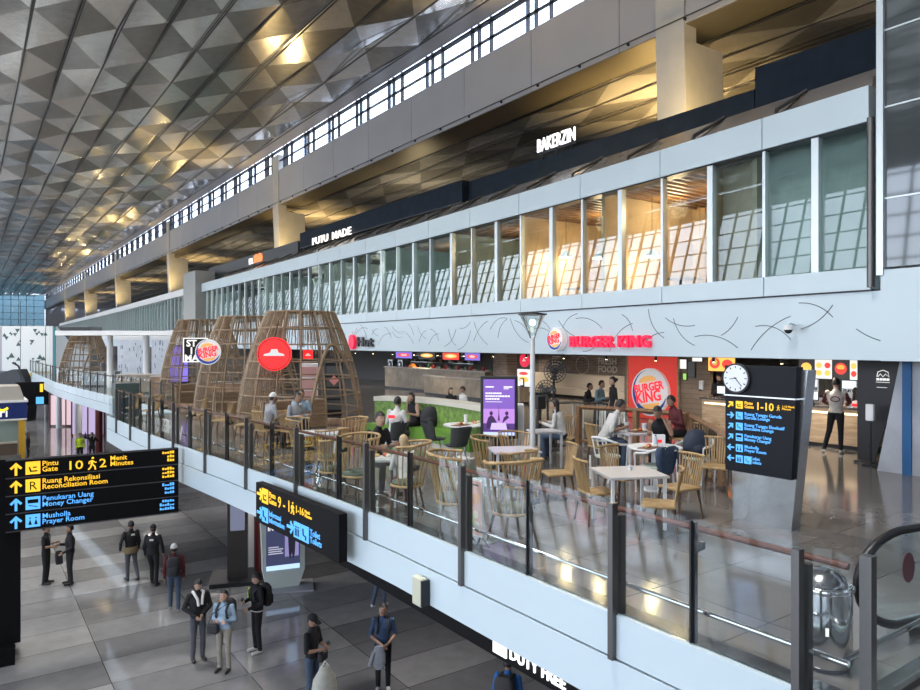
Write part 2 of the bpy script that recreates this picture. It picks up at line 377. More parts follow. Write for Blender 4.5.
# ================================================================= SHOP FACADE (upper storey glazing, leaf-pattern fascia)
def segs(y0, y1, n): return [y0+(y1-y0)*i/n for i in range(n+1)]
def strip(b, ys, x0f, x1f, z0, z1, m=0):
    for a, c in zip(ys, ys[1:]):
        vs = [(x0f(a), a, z0), (x1f(a), a, z0), (x1f(c), c, z0), (x0f(c), c, z0), (x0f(a), a, z1), (x1f(a), a, z1), (x1f(c), c, z1), (x0f(c), c, z1)]
        b.add(vs, [(0, 3, 2, 1), (4, 5, 6, 7), (0, 1, 5, 4), (2, 3, 7, 6), (1, 2, 6, 5), (3, 0, 4, 7)], m)
Z_F0, Z_F1, Z_S1, Z_G1, Z_B1 = EYE-.32, EYE+1.04, EYE+1.5, EYE+4.35, EYE+5.05
mull_px = [872, 816, 765, 711, 663, 621, 583, 552, 521.5, 497, 472.5, 452, 431, 414, 397.5, 382]
mullY = [ycurve(p, fx) for p in mull_px]
yy = mullY[-1]
while yy < 58.5: yy += 1.45; mullY.append(yy)
Y0F = ycurve(874, fx); Y1F = ycurve(203, fx)
facw = struct('wall_shopfront')
yf = [1.0]+mullY+[60.5, 80, 110, 150, 200]
b = MB(); strip(b, yf, lambda y: fx(y)+.02, lambda y: fx(y)+.3, Z_F0, Z_F1); b.build('leaf_fascia', WHITE, facw)
b = MB(); yfa = [y for y in mullY if y <= Y1F]+[Y1F]
gaps = yfa[::2]+([yfa[-1]] if len(yfa) % 2 == 0 else [])
for a, c in zip(gaps, gaps[1:]): strip(b, segs(a+.012, c-.012, 2), lambda y: fx(y)-.05, lambda y: fx(y)+.3, Z_F1+.03, Z_S1)
b.build('sill_panels', WHITE, facw)
b = MB()
for a, c in zip(gaps, gaps[1:]): strip(b, segs(a+.012, c-.012, 2), lambda y: fx(y)-.12, lambda y: fx(y)+.35, Z_G1, Z_B1)
b.build('head_panels', WHITE, facw)
b = MB(); strip(b, yfa, lambda y: fx(y)+.0, lambda y: fx(y)+.28, Z_F1-.005, Z_F1+.035); strip(b, yfa, lambda y: fx(y)-.08, lambda y: fx(y)+.3, Z_G1-.03, Z_G1)
b.build('shadow_gap', DARK, facw)
# engraved leaf lines on the fascia
def arc_pts(y0, z0, y1, z1, bulge, n=10):
    P = []
    dy, dz = y1-y0, z1-z0; L = math.hypot(dy, dz)
    for i in range(n+1):
        t_ = i/n; k = 4*t_*(1-t_)*bulge*L; y = y0+dy*t_-dz/L*k; z = z0+dz*t_+dy/L*k
        P.append((fx(y)+.016, y, z))
    return P
b = MB(); rr = random.Random(5); y = 5.2
while y < 40:
    zc = rr.uniform(Z_F0+.35, Z_F1-.4)
    for _ in range(2):
        ln = rr.uniform(.7, 1.5); a = rr.choice((-1, 1))*rr.uniform(.25, 1.1); dy, dz = ln*math.cos(a), ln*math.sin(a)*.8
        z0 = min(max(zc-dz/2, Z_F0+.1), Z_F1-.1); z1 = min(max(zc+dz/2, Z_F0+.1), Z_F1-.1)
        bl = rr.choice((-1, 1))*rr.uniform(.08, .16)
        q = [p for p in arc_pts(y, z0, y+dy, z1, bl) if Z_F0+.03 < p[2] < Z_F1-.03]
        if len(q) > 2: b.tube(q, .009, 4)
        zc = rr.uniform(Z_F0+.3, Z_F1-.3)
    y += rr.uniform(.8, 1.35)
b.build('leaf_lines', mat('engraved_line', (.10, .12, .13), .6), facw)
# upper window run
wn = struct('window_4')
for i, (a, c) in enumerate(zip(mullY, mullY[1:])):
    if a > Y1F: break
    c = min(c, Y1F); b = MB(); strip(b, [a, c], lambda y: fx(y)+.06, lambda y: fx(y)+.085, Z_S1, Z_G1); b.build('pane', GL_F, wn)
b = MB()
for i, a in enumerate(mullY):
    if a > Y1F: break
    w_ = .075 if i % 2 else .035; b.box(fx(a)-.05, fx(a)+.12, a-w_, a+w_, Z_S1, Z_G1)
b.build('mullions', ALU, wn)
# rooms behind the upper windows
UZ = Z_F1+.05
b = MB(); strip(b, [6.5, 13.9, 26.9, 60], lambda y: fx(y)+.3, lambda y: fx(y)+4.6, UZ-.3, UZ); tag(b.build('floor', WOODB), kind='structure')
b = MB(); strip(b, [6.5, 13.9, 26.9, 60], lambda y: fx(y)+.3, lambda y: fx(y)+4.6, Z_G1+.25, Z_G1+.35)
for y in [10+.3*i for i in range(60)]: b.box(fx(y)+.4, fx(y)+4.5, y, y+.1, Z_G1+.05, Z_G1+.2, 1)
tag(b.build('ceiling', [mat('dark_room_ceiling', (.1, .09, .08), .8), WOODB]), kind='structure')
roomcol = [('room_green', (.46, .52, .50)), ('room_beige', (.50, .42, .33)), ('room_warm', (.62, .46, .28)), ('room_warm2', (.55, .42, .27)), ('room_warm', (.62, .46, .28)), ('room_teal', (.42, .52, .50)), ('room_teal', (.42, .52, .50)), ('room_pale', (.5, .55, .52)), ('room_teal', (.42, .52, .50))]
bounds = [6.5, 9.4, 10.6, 14.5, 18.5, 23, 29, 36, 46, 60]
wu = struct('wall_upper_rooms')
for (nm, c), a, d in zip(roomcol, bounds, bounds[1:]):
    b = MB(); back = 4.5 if 'green' not in nm and 'beige' not in nm else .7
    strip(b, segs(a, d, 3), lambda y: fx(y)+back, lambda y: fx(y)+back+.1, UZ, Z_G1+.3)
    if 'warm' in nm:
        for yk in [a+.22*i for i in range(int((d-a)/.22))]: b.box(fx(yk)+back-.06, fx(yk)+back, yk, yk+.11, UZ, Z_G1+.2)
    b.build('back_wall', mat(nm, c, .8, noise=.12, nscale=1.5), wu)
    MB().box(fx(a)+.35, fx(a)+4.5, a-.06, a+.06, UZ, Z_G1+.3).build('partition', mat(nm, c, .8), wu)
# pendants and lamps behind the glass
WARM = emis('warm_lamp', (1, .72, .38), 14)
pl = ['left', 'middle', 'right']
def pendant(y, dx, z, lab):
    t = thing('pendant_lamp', lab, 'pendant lamp', (fx(y)+dx, y, z), 0, 'pendant lamps behind the upper windows')
    MB().lathe([(.03, .22), (.12, .14), (.24, .02), (.25, 0)], n=20, cap=False).build('lamp_shade', mat('pale_shade', (.55, .68, .75), .5), t)
    MB().sphere((0, 0, .05), .06).build('bulb', WARM, t); MB().tube([(0, 0, .2), (0, 0, Z_G1+.2-z)], .008, 5).build('cord', BLACK, t)
    point('pendant_glow', (fx(y)+dx, y, z-.1), 60, (1, .68, .36), .12)
pendant(yx(600, 16.6), 16.6-fx(yx(600, 16.6)), EYE+2.75, 'pale dome pendant glowing behind the window left of the beige blind, third from the right')
pendant(yx(652, 16.4), 16.4-fx(yx(652, 16.4)), EYE+2.55, 'pale dome pendant in the warm room, rightmost of the hanging lamps')
pendant(yx(566, 17), 17-fx(yx(566, 17)), EYE+3.0, 'pale dome pendant behind the upper window, leftmost of the hanging lamps')
for y, dx_, pw in ((11.6, 2.4, 65), (13.4, 2.4, 65), (16.5, 2.4, 70), (20, 2.4, 60), (25, 2.4, 60), (33, 2.4, 60), (42, 2.4, 60), (52, 2.4, 60)): point('room_glow', (fx(y)+dx_, y, Z_G1-.3), pw, (1, .70, .40) if y < 22 else (.95, .95, .85), .3)
# little furniture seen through the upper glass
def cafe_silhouette(y, dx, lab):
    t = thing('dining_table', lab, 'table', (fx(y)+dx, y, UZ), 0, 'tables behind the upper windows')
    MB().box(-.45, .45, -.45, .45, .72, .76).build('table_top', WOODF, t); MB().cyl((0, 0), .04, .02, .72, 10).build('leg', DARK, t); MB().cyl((0, 0), .25, 0, .02, 16).build('base', DARK, t)
cafe_silhouette(12.6, 1.6, 'upstairs dining table behind the brightest warm window'); cafe_silhouette(16.6, 1.5, 'upstairs dining table behind the window above the lamp post')
# white handrail/canopy: sloping glass behind the head band
cn = struct('trim_5'); b = MB(); b2 = MB(); sl = [6.7]+[8.9+2.35*i for i in range(22)]
for i, (a, c) in enumerate(zip(sl, sl[1:])):
    A, C_ = fx(a), fx(c)
    zt = Z_B1+.95
    for (p0, p1, yA, yB) in ((A, C_, a+.05, c-.05),):
        b.add([(p0+.45, yA, Z_B1+.05), (p1+.45, yB, Z_B1+.05), (p1+1.75, yB, zt), (p0+1.75, yA, zt), (p0+.45, yA, Z_B1+.09), (p1+.45, yB, Z_B1+.09), (p1+1.75, yB, zt+.04), (p0+1.75, yA, zt+.04)], [(0, 1, 2, 3), (7, 6, 5, 4), (0, 4, 5, 1), (3, 2, 6, 7)])
    b2.tube([(A+.4, a, Z_B1-.1), (A+.45, a, Z_B1+.3), (A+1.75, a, zt+.06)], .05, 6)
b.build('canopy_glass', mat('canopy_sheet', (.30, .28, .26), .22, .3, noise=.12, nscale=1), cn); b2.build('canopy_ribs', POST, cn)
# slatted timber behind canopy at the right end
b = MB(); y = 6.7
while y < 11.5: b.box(fx(y)+2.0, fx(y)+2.08, y, y+.13, Z_G1+.5, Z_B1+1.0); y += .16
tag(b.build('timber_slat_screen', wood('slat_timber', (.34, .19, .10), (.55, .34, .19), (6, 6, .6))), 'row of upright brown timber slats above the white band at the right end', 'screen')
# terrace floor and soffit behind the band, with warm downlights that shine on the canopy
b = MB(); strip(b, [6.5, 13.9, 26.9, 60], lambda y: fx(y)+.3, lambda y: fx(y)+5.2, Z_G1+.4, Z_G1+.5); tag(b.build('floor', GREYP), kind='structure')
for i, px in enumerate((532, 562, 590, 610, 668)):
    y = ycurve(px, lambda q: fx(q)+1.2)
    t = thing('wall_lamp', ['round warm lamp glowing under the sloping canopy, %s' % s for s in ('leftmost of the row', 'second from the left', 'below the BAKERZIN sign', 'second from the right', 'rightmost, by the concrete column')][i], 'lamp', (fx(y)+1.3, y, Z_B1+.32), 0, 'lamps under the canopy')
    MB().sphere((0, 0, 0), .09).build('bulb', WARM, t); MB().tube([(0, 0, 0), (.3, 0, .0)], .02, 6).build('arm', DARK, t)
    point('canopy_glow', (fx(y)+1.2, y, Z_B1+.22), 25, (1, .7, .38), .08)
# dark sign boards above the canopy
def board(pxa, pxb, X, z0, z1, lab, m=NAVY):
    ya, yb = yx(pxb, X), yx(pxa, X)
    t = thing('sign_board', lab, 'sign board', (X, (ya+yb)/2, 0), W); L = (yb-ya)/2
    MB().box(-L, L, 0, .35, z0, z1).build('board_panel', m, t)
    MB().box(-L, L, -.02, .0, z0, z0+.05).build('edge_trim', DARK, t)
    return t, L
def zpx(py, px, X): return zat(py, dep((X, yx(px, X))))
XB = 17.6
rz_ = lambda r_, X: EYE+r_*X/.817
t, L = board(755, 884, XB, rz_(.295, XB), rz_(.350, XB), 'tall dark navy board at the right end above the timber slats')
t, L = board(463, 754, XB+.15, rz_(.285, XB), rz_(.326, XB), 'long dark board under the BAKERZIN sign')
ya, yb = yx(537, XB), yx(575, XB)
bk = thing('sign_lettering', 'white upright BAKERZIN letters standing on the dark board', 'sign', (XB, ya, rz_(.335, XB)), W)
lt = text('letters', 'BAKERZIN', .70, emis('white_sign', (1, 1, 1), 1.1), bk, (0, 0, 0), ext=.03, off=.0)
lt.scale = ((ya-yb)/max(v.co.x for v in lt.data.vertices), 1, 1)
b = MB(); b.box(0, ya-yb, .02, .05, -.1, -.04); [b.box(q*(ya-yb), q*(ya-yb)+.04, .02, .05, -.3, -.04) for q in (.1, .5, .88)]; b.build('mounting_rail', DARK, bk)
XP = 17.4
t, L = board(300, 462, XP, rz_(.285, XP), rz_(.331, XP), 'dark board carrying the white PUTU MADE letters')
ya, yb, yc = yx(314, XP), yx(353, XP), t.location.y
lt = text('letters', 'PUTU  MADE', .60, emis('ivory_sign', (1, .93, .85), 1.1), t, (yc-ya, -.12, rz_(.2835, XP)), ext=.03, off=.004)
lt.scale = ((ya-yb)/max(v.co.x for v in lt.data.vertices), 1, 1)
t, L = board(209, 298, XP+.1, rz_(.275, XP), rz_(.313, XP), 'dark board with a small orange sign, farthest of the upper boards', mat('charcoal_board', (.05, .055, .06), .5))
yc = t.location.y
q_ = yc-yx(248, XP); z_ = rz_(.288, XP); b = MB(); [b.box(q_+i*.28, q_+i*.28+.14, -.04, 0, z_+.05*(i % 2), z_+.3) for i in range(3)]; b.box(q_, q_+.9, -.04, 0, z_-.12, z_-.05); b.build('white_mark', emis('white_sign', (1, 1, 1), 1.1), t)
q_ += 1.1; b = MB(); [b.box(q_+i*.36, q_+i*.36+.3, -.05, 0, z_-.12, z_+.42+.08*(i % 2)) for i in range(5)]; b.box(q_, q_+1.8, -.04, 0, z_, z_+.25); b.build('orange_mark', emis('orange_sign', (1, .25, .06), .8), t)
# pier between near and far facades, far facade
Xp = fx(Y1F)
tag(MB().box(Xp-.6, Xp+1, Y1F+.1, Y1F+4, 2.4, Z_B1+1.1).build('facade_pier', mat('grey_render', (.36, .37, .36), .7)), 'grey square pier at the end of the glazed facade', 'pier')
wn = struct('window_5'); b = MB(); g = MB(); w5 = MB(); y = Y1F+4.2
yl = []
while y < 200: yl.append(y); y += 1.6
for i, a in enumerate(yl): b.box(fx(a)-.06, fx(a)+.1, a-.06, a+.06, Z_F1+.3, Z_G1+.1)
strip(g, yl[::6], lambda y: fx(y)+.1, lambda y: fx(y)+.15, Z_F1+.3, Z_G1+.1); strip(w5, yl[::6], lambda y: fx(y)-.15, lambda y: fx(y)+.5, Z_G1+.1, Z_B1); strip(w5, yl[::6], lambda y: fx(y)-.15, lambda y: fx(y)+.5, Z_F1-.3, Z_F1+.3)
b.build('mullions', ALU, wn); g.build('pane', GL_F, wn); w5.build('white_bands', WHITEP, wn)
MB().box(21, 21.2, Y1F+5, 200, 3, Z_B1).build('back_wall', mat('room_teal', (.42, .52, .50)), wn)
# dark glazed block at the right edge
gb = struct('wall_glass_block'); 
XG = 14.15; ya = yx(881, XG)
MB().box(XG+.02, XG+.1, 2.2, ya, EYE+1.45, EYE+9).build('dark_glass', mat('smoked_glass', (.09, .105, .11), .04, .35, spec=.9), gb)
b = MB(); b.box(XG-.06, XG+.3, ya-.06, ya+.06, EYE+1.3, EYE+9)
for z in (2.73, 4.45, 5.9, 7.4): b.box(XG-.0, XG+.05, 2.2, ya, EYE+z, EYE+z+.03)
b.build('frame', ALU, gb); MB().box(XG-.02, XG+.6, .5, ya, Z_F0, EYE+1.4).build('base_panel', WHITE, gb)
b = MB(); b.tube([(fx(ya)-.12, ya+.28, EYE+1.1), (fx(ya)-.12, ya+.28, EYE+4.4)], .07, 10); b.build('downpipe', POST, gb)
MB().box(fx(ya)-.1, fx(ya)+2.6, ya+.02, ya+.1, EYE+4.3, EYE+7.2).build('end_cladding', mat('brown_cladding', (.25, .17, .12), .6), gb)

# ================================================================= GLASS RAILING
thickpx = [799, 614, 463, 367, 297, 247, 206, 174, 150, 131, 117]
slimpx = [693, 529, 410, 339, 272, 227, 190, 162, 140, 124]
rl = thing('glass_railing', 'long glass balcony railing with steel posts and a brown timber handrail above the white edge', 'railing')
exi = lambda y: ex(min(y, 26.9))+.06
ty = [ycurve(p, lambda y: exi(y)-.06) for p in thickpx]; sy_ = [ycurve(p, exi) for p in slimpx]
ty = [y for y in ty if y < 26.8]; sy_ = [y for y in sy_ if y < 26.6]
ZR = 1.08
for y in ty:
    b = MB(); x = ex(y); b.box(x-.055, x+.02, y-.03, y+.03, -.36, ZR); b.box(x+.05, x+.11, y-.045, y+.045, .0, ZR-.12); b.build('post', POST, rl)
for y in sy_:
    b = MB(); x = ex(y); b.box(x+.06, x+.10, y-.018, y+.018, .0, ZR-.02); b.box(x+.02, x+.05, y-.008, y+.008, .06, ZR); 
    b.prism([(x+.05, ZR-.28), (x+.2, ZR-.26), (x+.2, ZR-.2), (x+.16, ZR-.2), (x+.13, ZR-.24), (x+.05, ZR-.14)], y-.02, y+.02); b.build('post', DARK, rl)
ally = sorted(ty+sy_+[2.33, 26.85])
for a, c in zip(ally, ally[1:]):
    b = MB(); strip(b, [a+.035, c-.035], lambda y: exi(y)-.03, lambda y: exi(y)-.018, .06, ZR+.02); b.build('glass_panel', GL_R, rl)
hy = [2.45]+[y for y in (5, 8.5, 11, 13, 15.3, 17.8, 20, 22, 24, 26.85)]
MB().tube([(exi(y)+.12, y, ZR-.1) for y in hy], .026, 8).build('handrail', WOODR, rl)
MB().tube([(exi(y)+.12, y, .29) for y in [2.45]+hy[1:]], .024, 8).build('foot_rail', CHROME, rl)
b = MB(); strip(b, [2.3]+hy[1:], lambda y: exi(y)+.0, lambda y: exi(y)+.22, 0.0, .05); b.build('kerb', mat('dark_stone', (.05, .05, .05), .15), rl)
# return run at the near corner
r2 = thing('glass_railing', 'short glass railing turning right at the near corner beside the steel bin', 'railing')
for X in (5.12, 6.3, 7.4): MB().box(X-.04, X+.04, 2.30, 2.38, -.36, 1.08).build('post', POST, r2)
for a, c in ((5.17, 6.25), (6.35, 7.35), (7.45, 9.2)): MB().box(a, c, 2.335, 2.35, .06, 1.12).build('glass_panel', GL_R, r2)
MB().tube([(5.14, 2.5, .29), (9, 2.5, .29)], .024, 8).build('foot_rail', CHROME, r2)
MB().box(5.2, 9.2, 2.3, 2.46, 0, .05).build('kerb', MATS['dark_stone'], r2)
# far run
r3 = thing('glass_railing', 'far glass railing along the curved white balcony edge beyond the kiosk domes', 'railing')
y = 27.2; ysr = []
while y < 100: ysr.append(y); y += 1.6 if y < 55 else 3.2
for y in ysr: MB().box(ex(y)+.0, ex(y)+.06, y-.03, y+.03, -.3, 1.1).build('post', POST, r3)
b = MB(); strip(b, ysr[::2], lambda y: ex(y)+.07, lambda y: ex(y)+.085, .05, 1.1); b.build('glass_panel', GL_R, r3)
MB().tube([(ex(y)+.15, y, .98) for y in ysr[::3]], .03, 6).build('handrail', WOODR, r3)
# escalator balustrade beyond the corner
es = thing('escalator_balustrade', 'rounded black handrail end of an escalator behind the corner glass', 'escalator', (6.05, 2.86, 0), math.radians(-13))
loop = [(2.6, 0, .93), (1.2, 0, .95)]+[(.62-.6*math.cos(a), 0, .54+.41*math.sin(a)) for a in [math.radians(80-i*10) for i in range(17)]]+[(1.2, 0, .14), (2.6, 0, .14)]
MB().tube(loop, .038, 8).build('handrail', BLACK, es)
MB().prism([(x, z) for x, _, z in loop], -.006, .006).build('glass_panel', GL_R, es)
MB().box(.5, 2.6, -.1, .1, 0, .14).build('skirt', STEEL, es)
b = MB(); b.prism([(.62+.075*math.cos(a), .62+.13*math.sin(a)) for a in [2*PI*i/24 for i in range(24)]], -.016, -.010); b.build('round_sticker', mat('dark_red_sticker', (.12, .012, .02), .4), es)
# ================================================================= LOWER SHOP STOREY (behind the leaf fascia)
SOFF = mat('shop_soffit', (.42, .42, .42), .6)
b = MB(); strip(b, [1, 13.9, 26.9, 60, 136], lambda y: fx(y)+.3, lambda y: 30, Z_F0, Z_F0+.08); tag(b.build('ceiling', SOFF), kind='structure')
XBK = 24.0
ws = struct('wall_shops')
MB().box(XBK, XBK+.2, 15, 27, 0, 2.25).build('brick_wall', BRICK, ws)
MB().box(XBK, XBK+.2, 27, 60, 0, 2.25).build('kitchen_wall', mat('kitchen_wall', (.09, .085, .08), .6), ws)
MB().box(22.5, 22.7, 1, 15, 0, 2.25).build('kitchen_wall', mat('kitchen_wall', (.09, .085, .08), .6), ws)
MB().box(22, 22.2, 60, 136, 0, 2.25).build('kitchen_wall', MATS['kitchen_wall'], ws)
OAKW = brickmat('oak_plank_wall', (.33, .24, .155), (.27, .19, .12), (.15, .1, .06), 1.4, .16, .5, .006, axis='yz', offset=.5)
yA, yB, yC = yx(627, 18.8), yx(676, 18.8), yx(707, 18.8)
MB().box(18.95, 19.1, yC, yA+.1, 0, 2.23).build('oak_wall', OAKW, ws)
MB().box(18.95, 24, yA+.1, yA+.25, 0, 2.23).build('oak_wall', OAKW, ws)
# red advertising panel with round burger emblem
RED = mat('red_panel', (.62, .035, .02), .3, emit=(.62, .035, .02), es=.35)
BLUE = mat('emblem_blue', (.02, .09, .45), .35); WH = mat('emblem_white', (.80, .80, .78), .35, emit=(1, 1, 1), es=.12); BUN = mat('bun_orange', (.80, .42, .12), .4, emit=(.8, .42, .12), es=.3); BRED = mat('brand_red', (.7, .02, .03), .35, emit=(.8, .02, .03), es=.5)
def bk_logo(parent, R, y0, z=0.0, depth=.12):
    """round burger emblem facing -Y in the local frame, centre (0,y0,z)"""
    def disc(r, ya, yb, cx=0, cz=0, rz=None): return [(cx+r*math.cos(2*PI*i/40), cz+(rz or r)*math.sin(2*PI*i/40)) for i in range(40)]
    MB().prism([(x*.95, q+z) for x, q in disc(R, 0, 0)], y0, y0+depth).build('disc', WH, parent)
    # blue crescent: thick at lower left, ends at upper right
    out, inn = [], []
    for i in range(41):
        a = math.radians(100+i*(245/40)); out.append((.93*R*math.cos(a)*.95, .93*R*math.sin(a)+z)); th_ = .15*R*math.sin(PI*min(1, (i+.2)/41.5)**1.6)+.02*R
        inn.append(((.93*R-th_)*math.cos(a)*.95+.02*R, (.93*R-th_)*math.sin(a)+z+.02*R))
    b = MB()
    for i in range(40): b.prism([out[i], out[i+1], inn[i+1], inn[i]], y0-.012, y0)
    b.build('blue_crescent', BLUE, parent)
    M = Matrix.Translation((0, 0, z)) @ Matrix.Rotation(math.radians(-10), 4, 'Y')
    top = [(.46*R*math.cos(a), .44*R+.26*R*math.sin(a)) for a in [PI*i/16 for i in range(17)]]
    bot = [(-.46*R, -.48*R), (-.40*R, -.60*R), (-.2*R, -.69*R), (.2*R, -.69*R), (.40*R, -.60*R), (.46*R, -.48*R)]
    MB().prism(top, y0-.014, y0, M=M).build('top_bun', BUN, parent); MB().prism(bot[::-1], y0-.014, y0, M=M).build('bottom_bun', BUN, parent)
    r_ = (PI/2, math.radians(-10), 0)
    for s_, dz, sz in (('BURGER', .04, .45), ('KING', -.42, .60)):
        o = text('word_'+s_.lower(), s_, sz*R*1.05, BRED, parent, (0, y0-.02, z+dz*R+.02*R), r_, 'CENTER', ext=.006, off=.014*R, sx_=.88)
t = thing('wall_poster', 'large red wall panel with round white BURGER KING emblem', 'poster', (18.93, (yA+yB)/2, 0), W); L = (yA-yB)/2
MB().box(-L, L, -.06, 0, .02, 2.2).build('red_board', RED, t)
b = MB(); b.box(-L-.06, -L, -.08, 0, 0, 2.2); b.box(L, L+.06, -.08, 0, 0, 2.2); b.build('side_frame', WOODF, t)
bk_logo(t, .80, -.2, zat(392, dep((18.9, (yA+yB)/2)))+.0-.0, .14)
# round emblem and red lettering on the fascia
ye = yx(560, fx(16)); t = thing('round_sign', 'round white BURGER KING disc on the white fascia left of the red lettering', 'sign', (fx(ye)-.02, ye, 0), W); bk_logo(t, .36, -.22, zat(339, dep((fx(ye), ye))), .22)
ya, yb = yx(571, fx(15.5)), yx(653, fx(13)); t = thing('sign_lettering', 'bright red BURGER KING letters on the white leaf fascia', 'sign', (fx(ya)-.0, ya, 0), math.atan2(yb-ya, fx(yb)-fx(ya)))
NEON = mat('neon_red', (.75, .01, .07), .4, emit=(1, .012, .06), es=.32)
zl = zat(346.5, dep((fx(ya), ya)))
lt = text('letters', 'BURGER KING', .44, NEON, t, (0, -.05, zl), ext=.05, off=.014, spacing=1.06)
wdt = max(v.co.x for v in lt.data.vertices); L = math.hypot(ya-yb, fx(ya)-fx(yb)); lt.scale = (L/wdt, 1, 1.0)
for p_ in ():
    pass
MB().box(0, L, -.02, .0, zl+.1, zl+.14).build('mounting_rail', WHITEP, t)
# small hanging sign of the pizza shop at the left end of the fascia
ya = yx(354, fx(30)); t = thing('sign_lettering', 'red oval with dark lettering on the fascia beside the pizza domes', 'sign', (fx(ya)-.03, ya, 0), W); zl = zat(342, dep((fx(ya), ya)))
MB().prism([(.3*math.cos(2*PI*i/24), zl+.36*math.sin(2*PI*i/24)) for i in range(24)], -.16, 0).build('red_disc', NEON, t)
text('letters', 'Hut', .62, BLACK, t, (.42, -.05, zl-.2), ext=.04, off=.02, sx_=1.7)
# counters
def counter(name, lab, px0, px1, X, h, dpt, front, top, cat='counter'):
    y1, y0 = yx(px0, X), yx(px1, X); L = (y1-y0)/2
    t = thing(name, lab, cat, (X, (y0+y1)/2, 0), W)
    MB().box(-L, L, 0, dpt, .1, h-.05).build('front_panel', front, t); MB().box(-L-.04, L+.04, -.06, dpt+.03, h-.05, h).build('worktop', top, t); MB().box(-L+.02, L-.02, .05, dpt, 0, .1).build('plinth', DARK, t)
    return t, L
t, L = counter('service_counter', 'light oak service counter behind the clock totem, customer leaning on it', 702, 871, 17.35, 1.02, .7, wood('counter_oak', (.40, .29, .18), (.58, .44, .29), (1, 1, 6), .4), mat('dark_top', (.06, .055, .05), .25))
MB().box(-L+.1, L-.1, -.02, .01, .84, .88).build('light_strip', emis('warm_strip', (1, .75, .45), 2.5), t)
# food trays, machines and cups on the counter
def tab_item(name, lab, cat, X, px, z, kind, s_=1.0, group=None):
    y = yx(px, X); t = thing(name, lab, cat, (X, y, z), W, group)
    if kind == 'register':
        MB().box(-.13, .13, -.1, .12, 0, .03, bev=.008).build('base', BLACK, t); MB().box(-.17, .17, 0, .03, .1, .34, bev=.008).build('screen_case', BLACK, t); MB().box(-.15, .15, -.006, 0, .12, .32).build('screen', emis('pos_screen', (.55, .65, .7), .9), t); MB().box(-.03, .03, .01, .05, .02, .12).build('neck', BLACK, t)
    if kind == 'dispenser':
        MB().box(-.22, .22, -.05, .35, 0, .62, bev=.02).build('body', STEEL, t); MB().box(-.18, .18, -.07, -.05, .3, .55).build('front_panel', emis('panel_glow', (.6, .7, .75), .9), t)
        for q in (-.12, 0, .12): MB().cyl((q, -.1), .018, .2, .27, 8).build('nozzle', BLACK, t)
        MB().box(-.2, .2, -.14, -.05, 0, .03).build('drip_tray', DARK, t)
    if kind == 'box': MB().box(-.14*s_, .14*s_, -.1, .1, 0, .16*s_, bev=.01).build('box_body', WHITEP, t); MB().box(-.14*s_, .14*s_, -.11, -.1, .04, .1).build('label_strip', BRED, t)
    return t
tab_item('cash_register', 'small cash register screen left of the customer at the oak counter', 'cash register', 17.6, 812, 1.02, 'register')
tab_item('cash_register', 'cash register at the far left of the oak counter beside the staff member', 'cash register', 17.6, 722, 1.02, 'register')
tab_item('drink_dispenser', 'steel drink dispenser with lit panel on the back of the counter', 'drink dispenser', 20.4, 850, 1.0, 'dispenser')
tab_item('drink_dispenser', 'steel drink machine behind the counter left of the customer', 'drink dispenser', 20.4, 812, 1.0, 'dispenser')
tab_item('paper_box', 'white paper box on the oak counter below the menu screens', 'box', 17.5, 860, 1.02, 'box')
tab_item('paper_box', 'small white box on the oak counter beside the left cash register', 'box', 17.5, 745, 1.02, 'box')
t, L = counter('back_counter', 'steel kitchen worktop along the dark back wall behind the oak counter', 700, 905, 20.3, 1.0, .6, STEEL, STEEL)
# menu screens
def screen(name, lab, X, pa, pb, za, zb, bg_, blobs, cat='screen', group=None, words=(), frame=BLACK):
    y1, y0 = yx(pa, X), yx(pb, X); L = (y1-y0)/2; t = thing(name, lab, cat, (X, (y0+y1)/2, 0), W, group); H = zb-za
    MB().box(-L-.03, L+.03, 0, .08, za-.03, zb+.03).build('casing', frame, t); MB().box(-L, L, -.01, 0, za, zb).build('display', bg_, t)
    MB().box(-.04, .04, .02, .06, zb, max(zb+.02, Z_F0-.0)).build('hanger', frame, t)
    for (cx, cz, rx, rz_, m) in blobs:
        MB().prism([(cx*L+rx*L*math.cos(2*PI*i/18), za+H*(.5+cz*.5)+rz_*H*.5*math.sin(2*PI*i/18)) for i in range(18)], -.016, -.01).build('picture', m, t)
    for (s_, cx, cz, sz, m) in words: text('words', s_, sz, m, t, (cx*L, -.018, za+H*(.5+cz*.5)), align='CENTER', ext=.001)
    return t
sb = emis('screen_black', (.03, .03, .03), 1); so = emis('food_orange', (.9, .4, .08), 1.1); sr = emis('screen_red', (.65, .05, .04), 1); sw_ = emis('screen_white', (.75, .75, .72), .75); sv = emis('screen_violet', (.2, .15, .6), .8); sg = emis('leaf_green', (.25, .5, .1), .9)
XM = 20.2
for (pa, pb, lab, bgc, bl) in ((799, 814, 'dark menu screen with a burger, leftmost above the oak counter', sb, [(0, .1, .7, .55, so), (0, -.15, .7, .12, sg)]), (815, 832, 'white menu screen with rows of meals, second from the left above the counter', sw_, [(-.5, .4, .35, .3, so), (.5, .4, .35, .3, sr), (-.5, -.4, .35, .3, so), (.5, -.4, .35, .3, so)]),
                               (833, 849, 'dark menu screen with a red burger picture right above the customer', sb, [(0, .1, .75, .6, sr), (0, .25, .5, .25, so)]), (850, 866, 'white menu screen, rightmost beside the black standing banner', sw_, [(-.5, .4, .35, .3, so), (.5, .4, .35, .3, so), (-.5, -.4, .35, .3, sr), (.5, -.4, .35, .3, so)])):
    screen('menu_screen', lab, XM, pa, pb, 1.55, 2.1, bgc, bl)
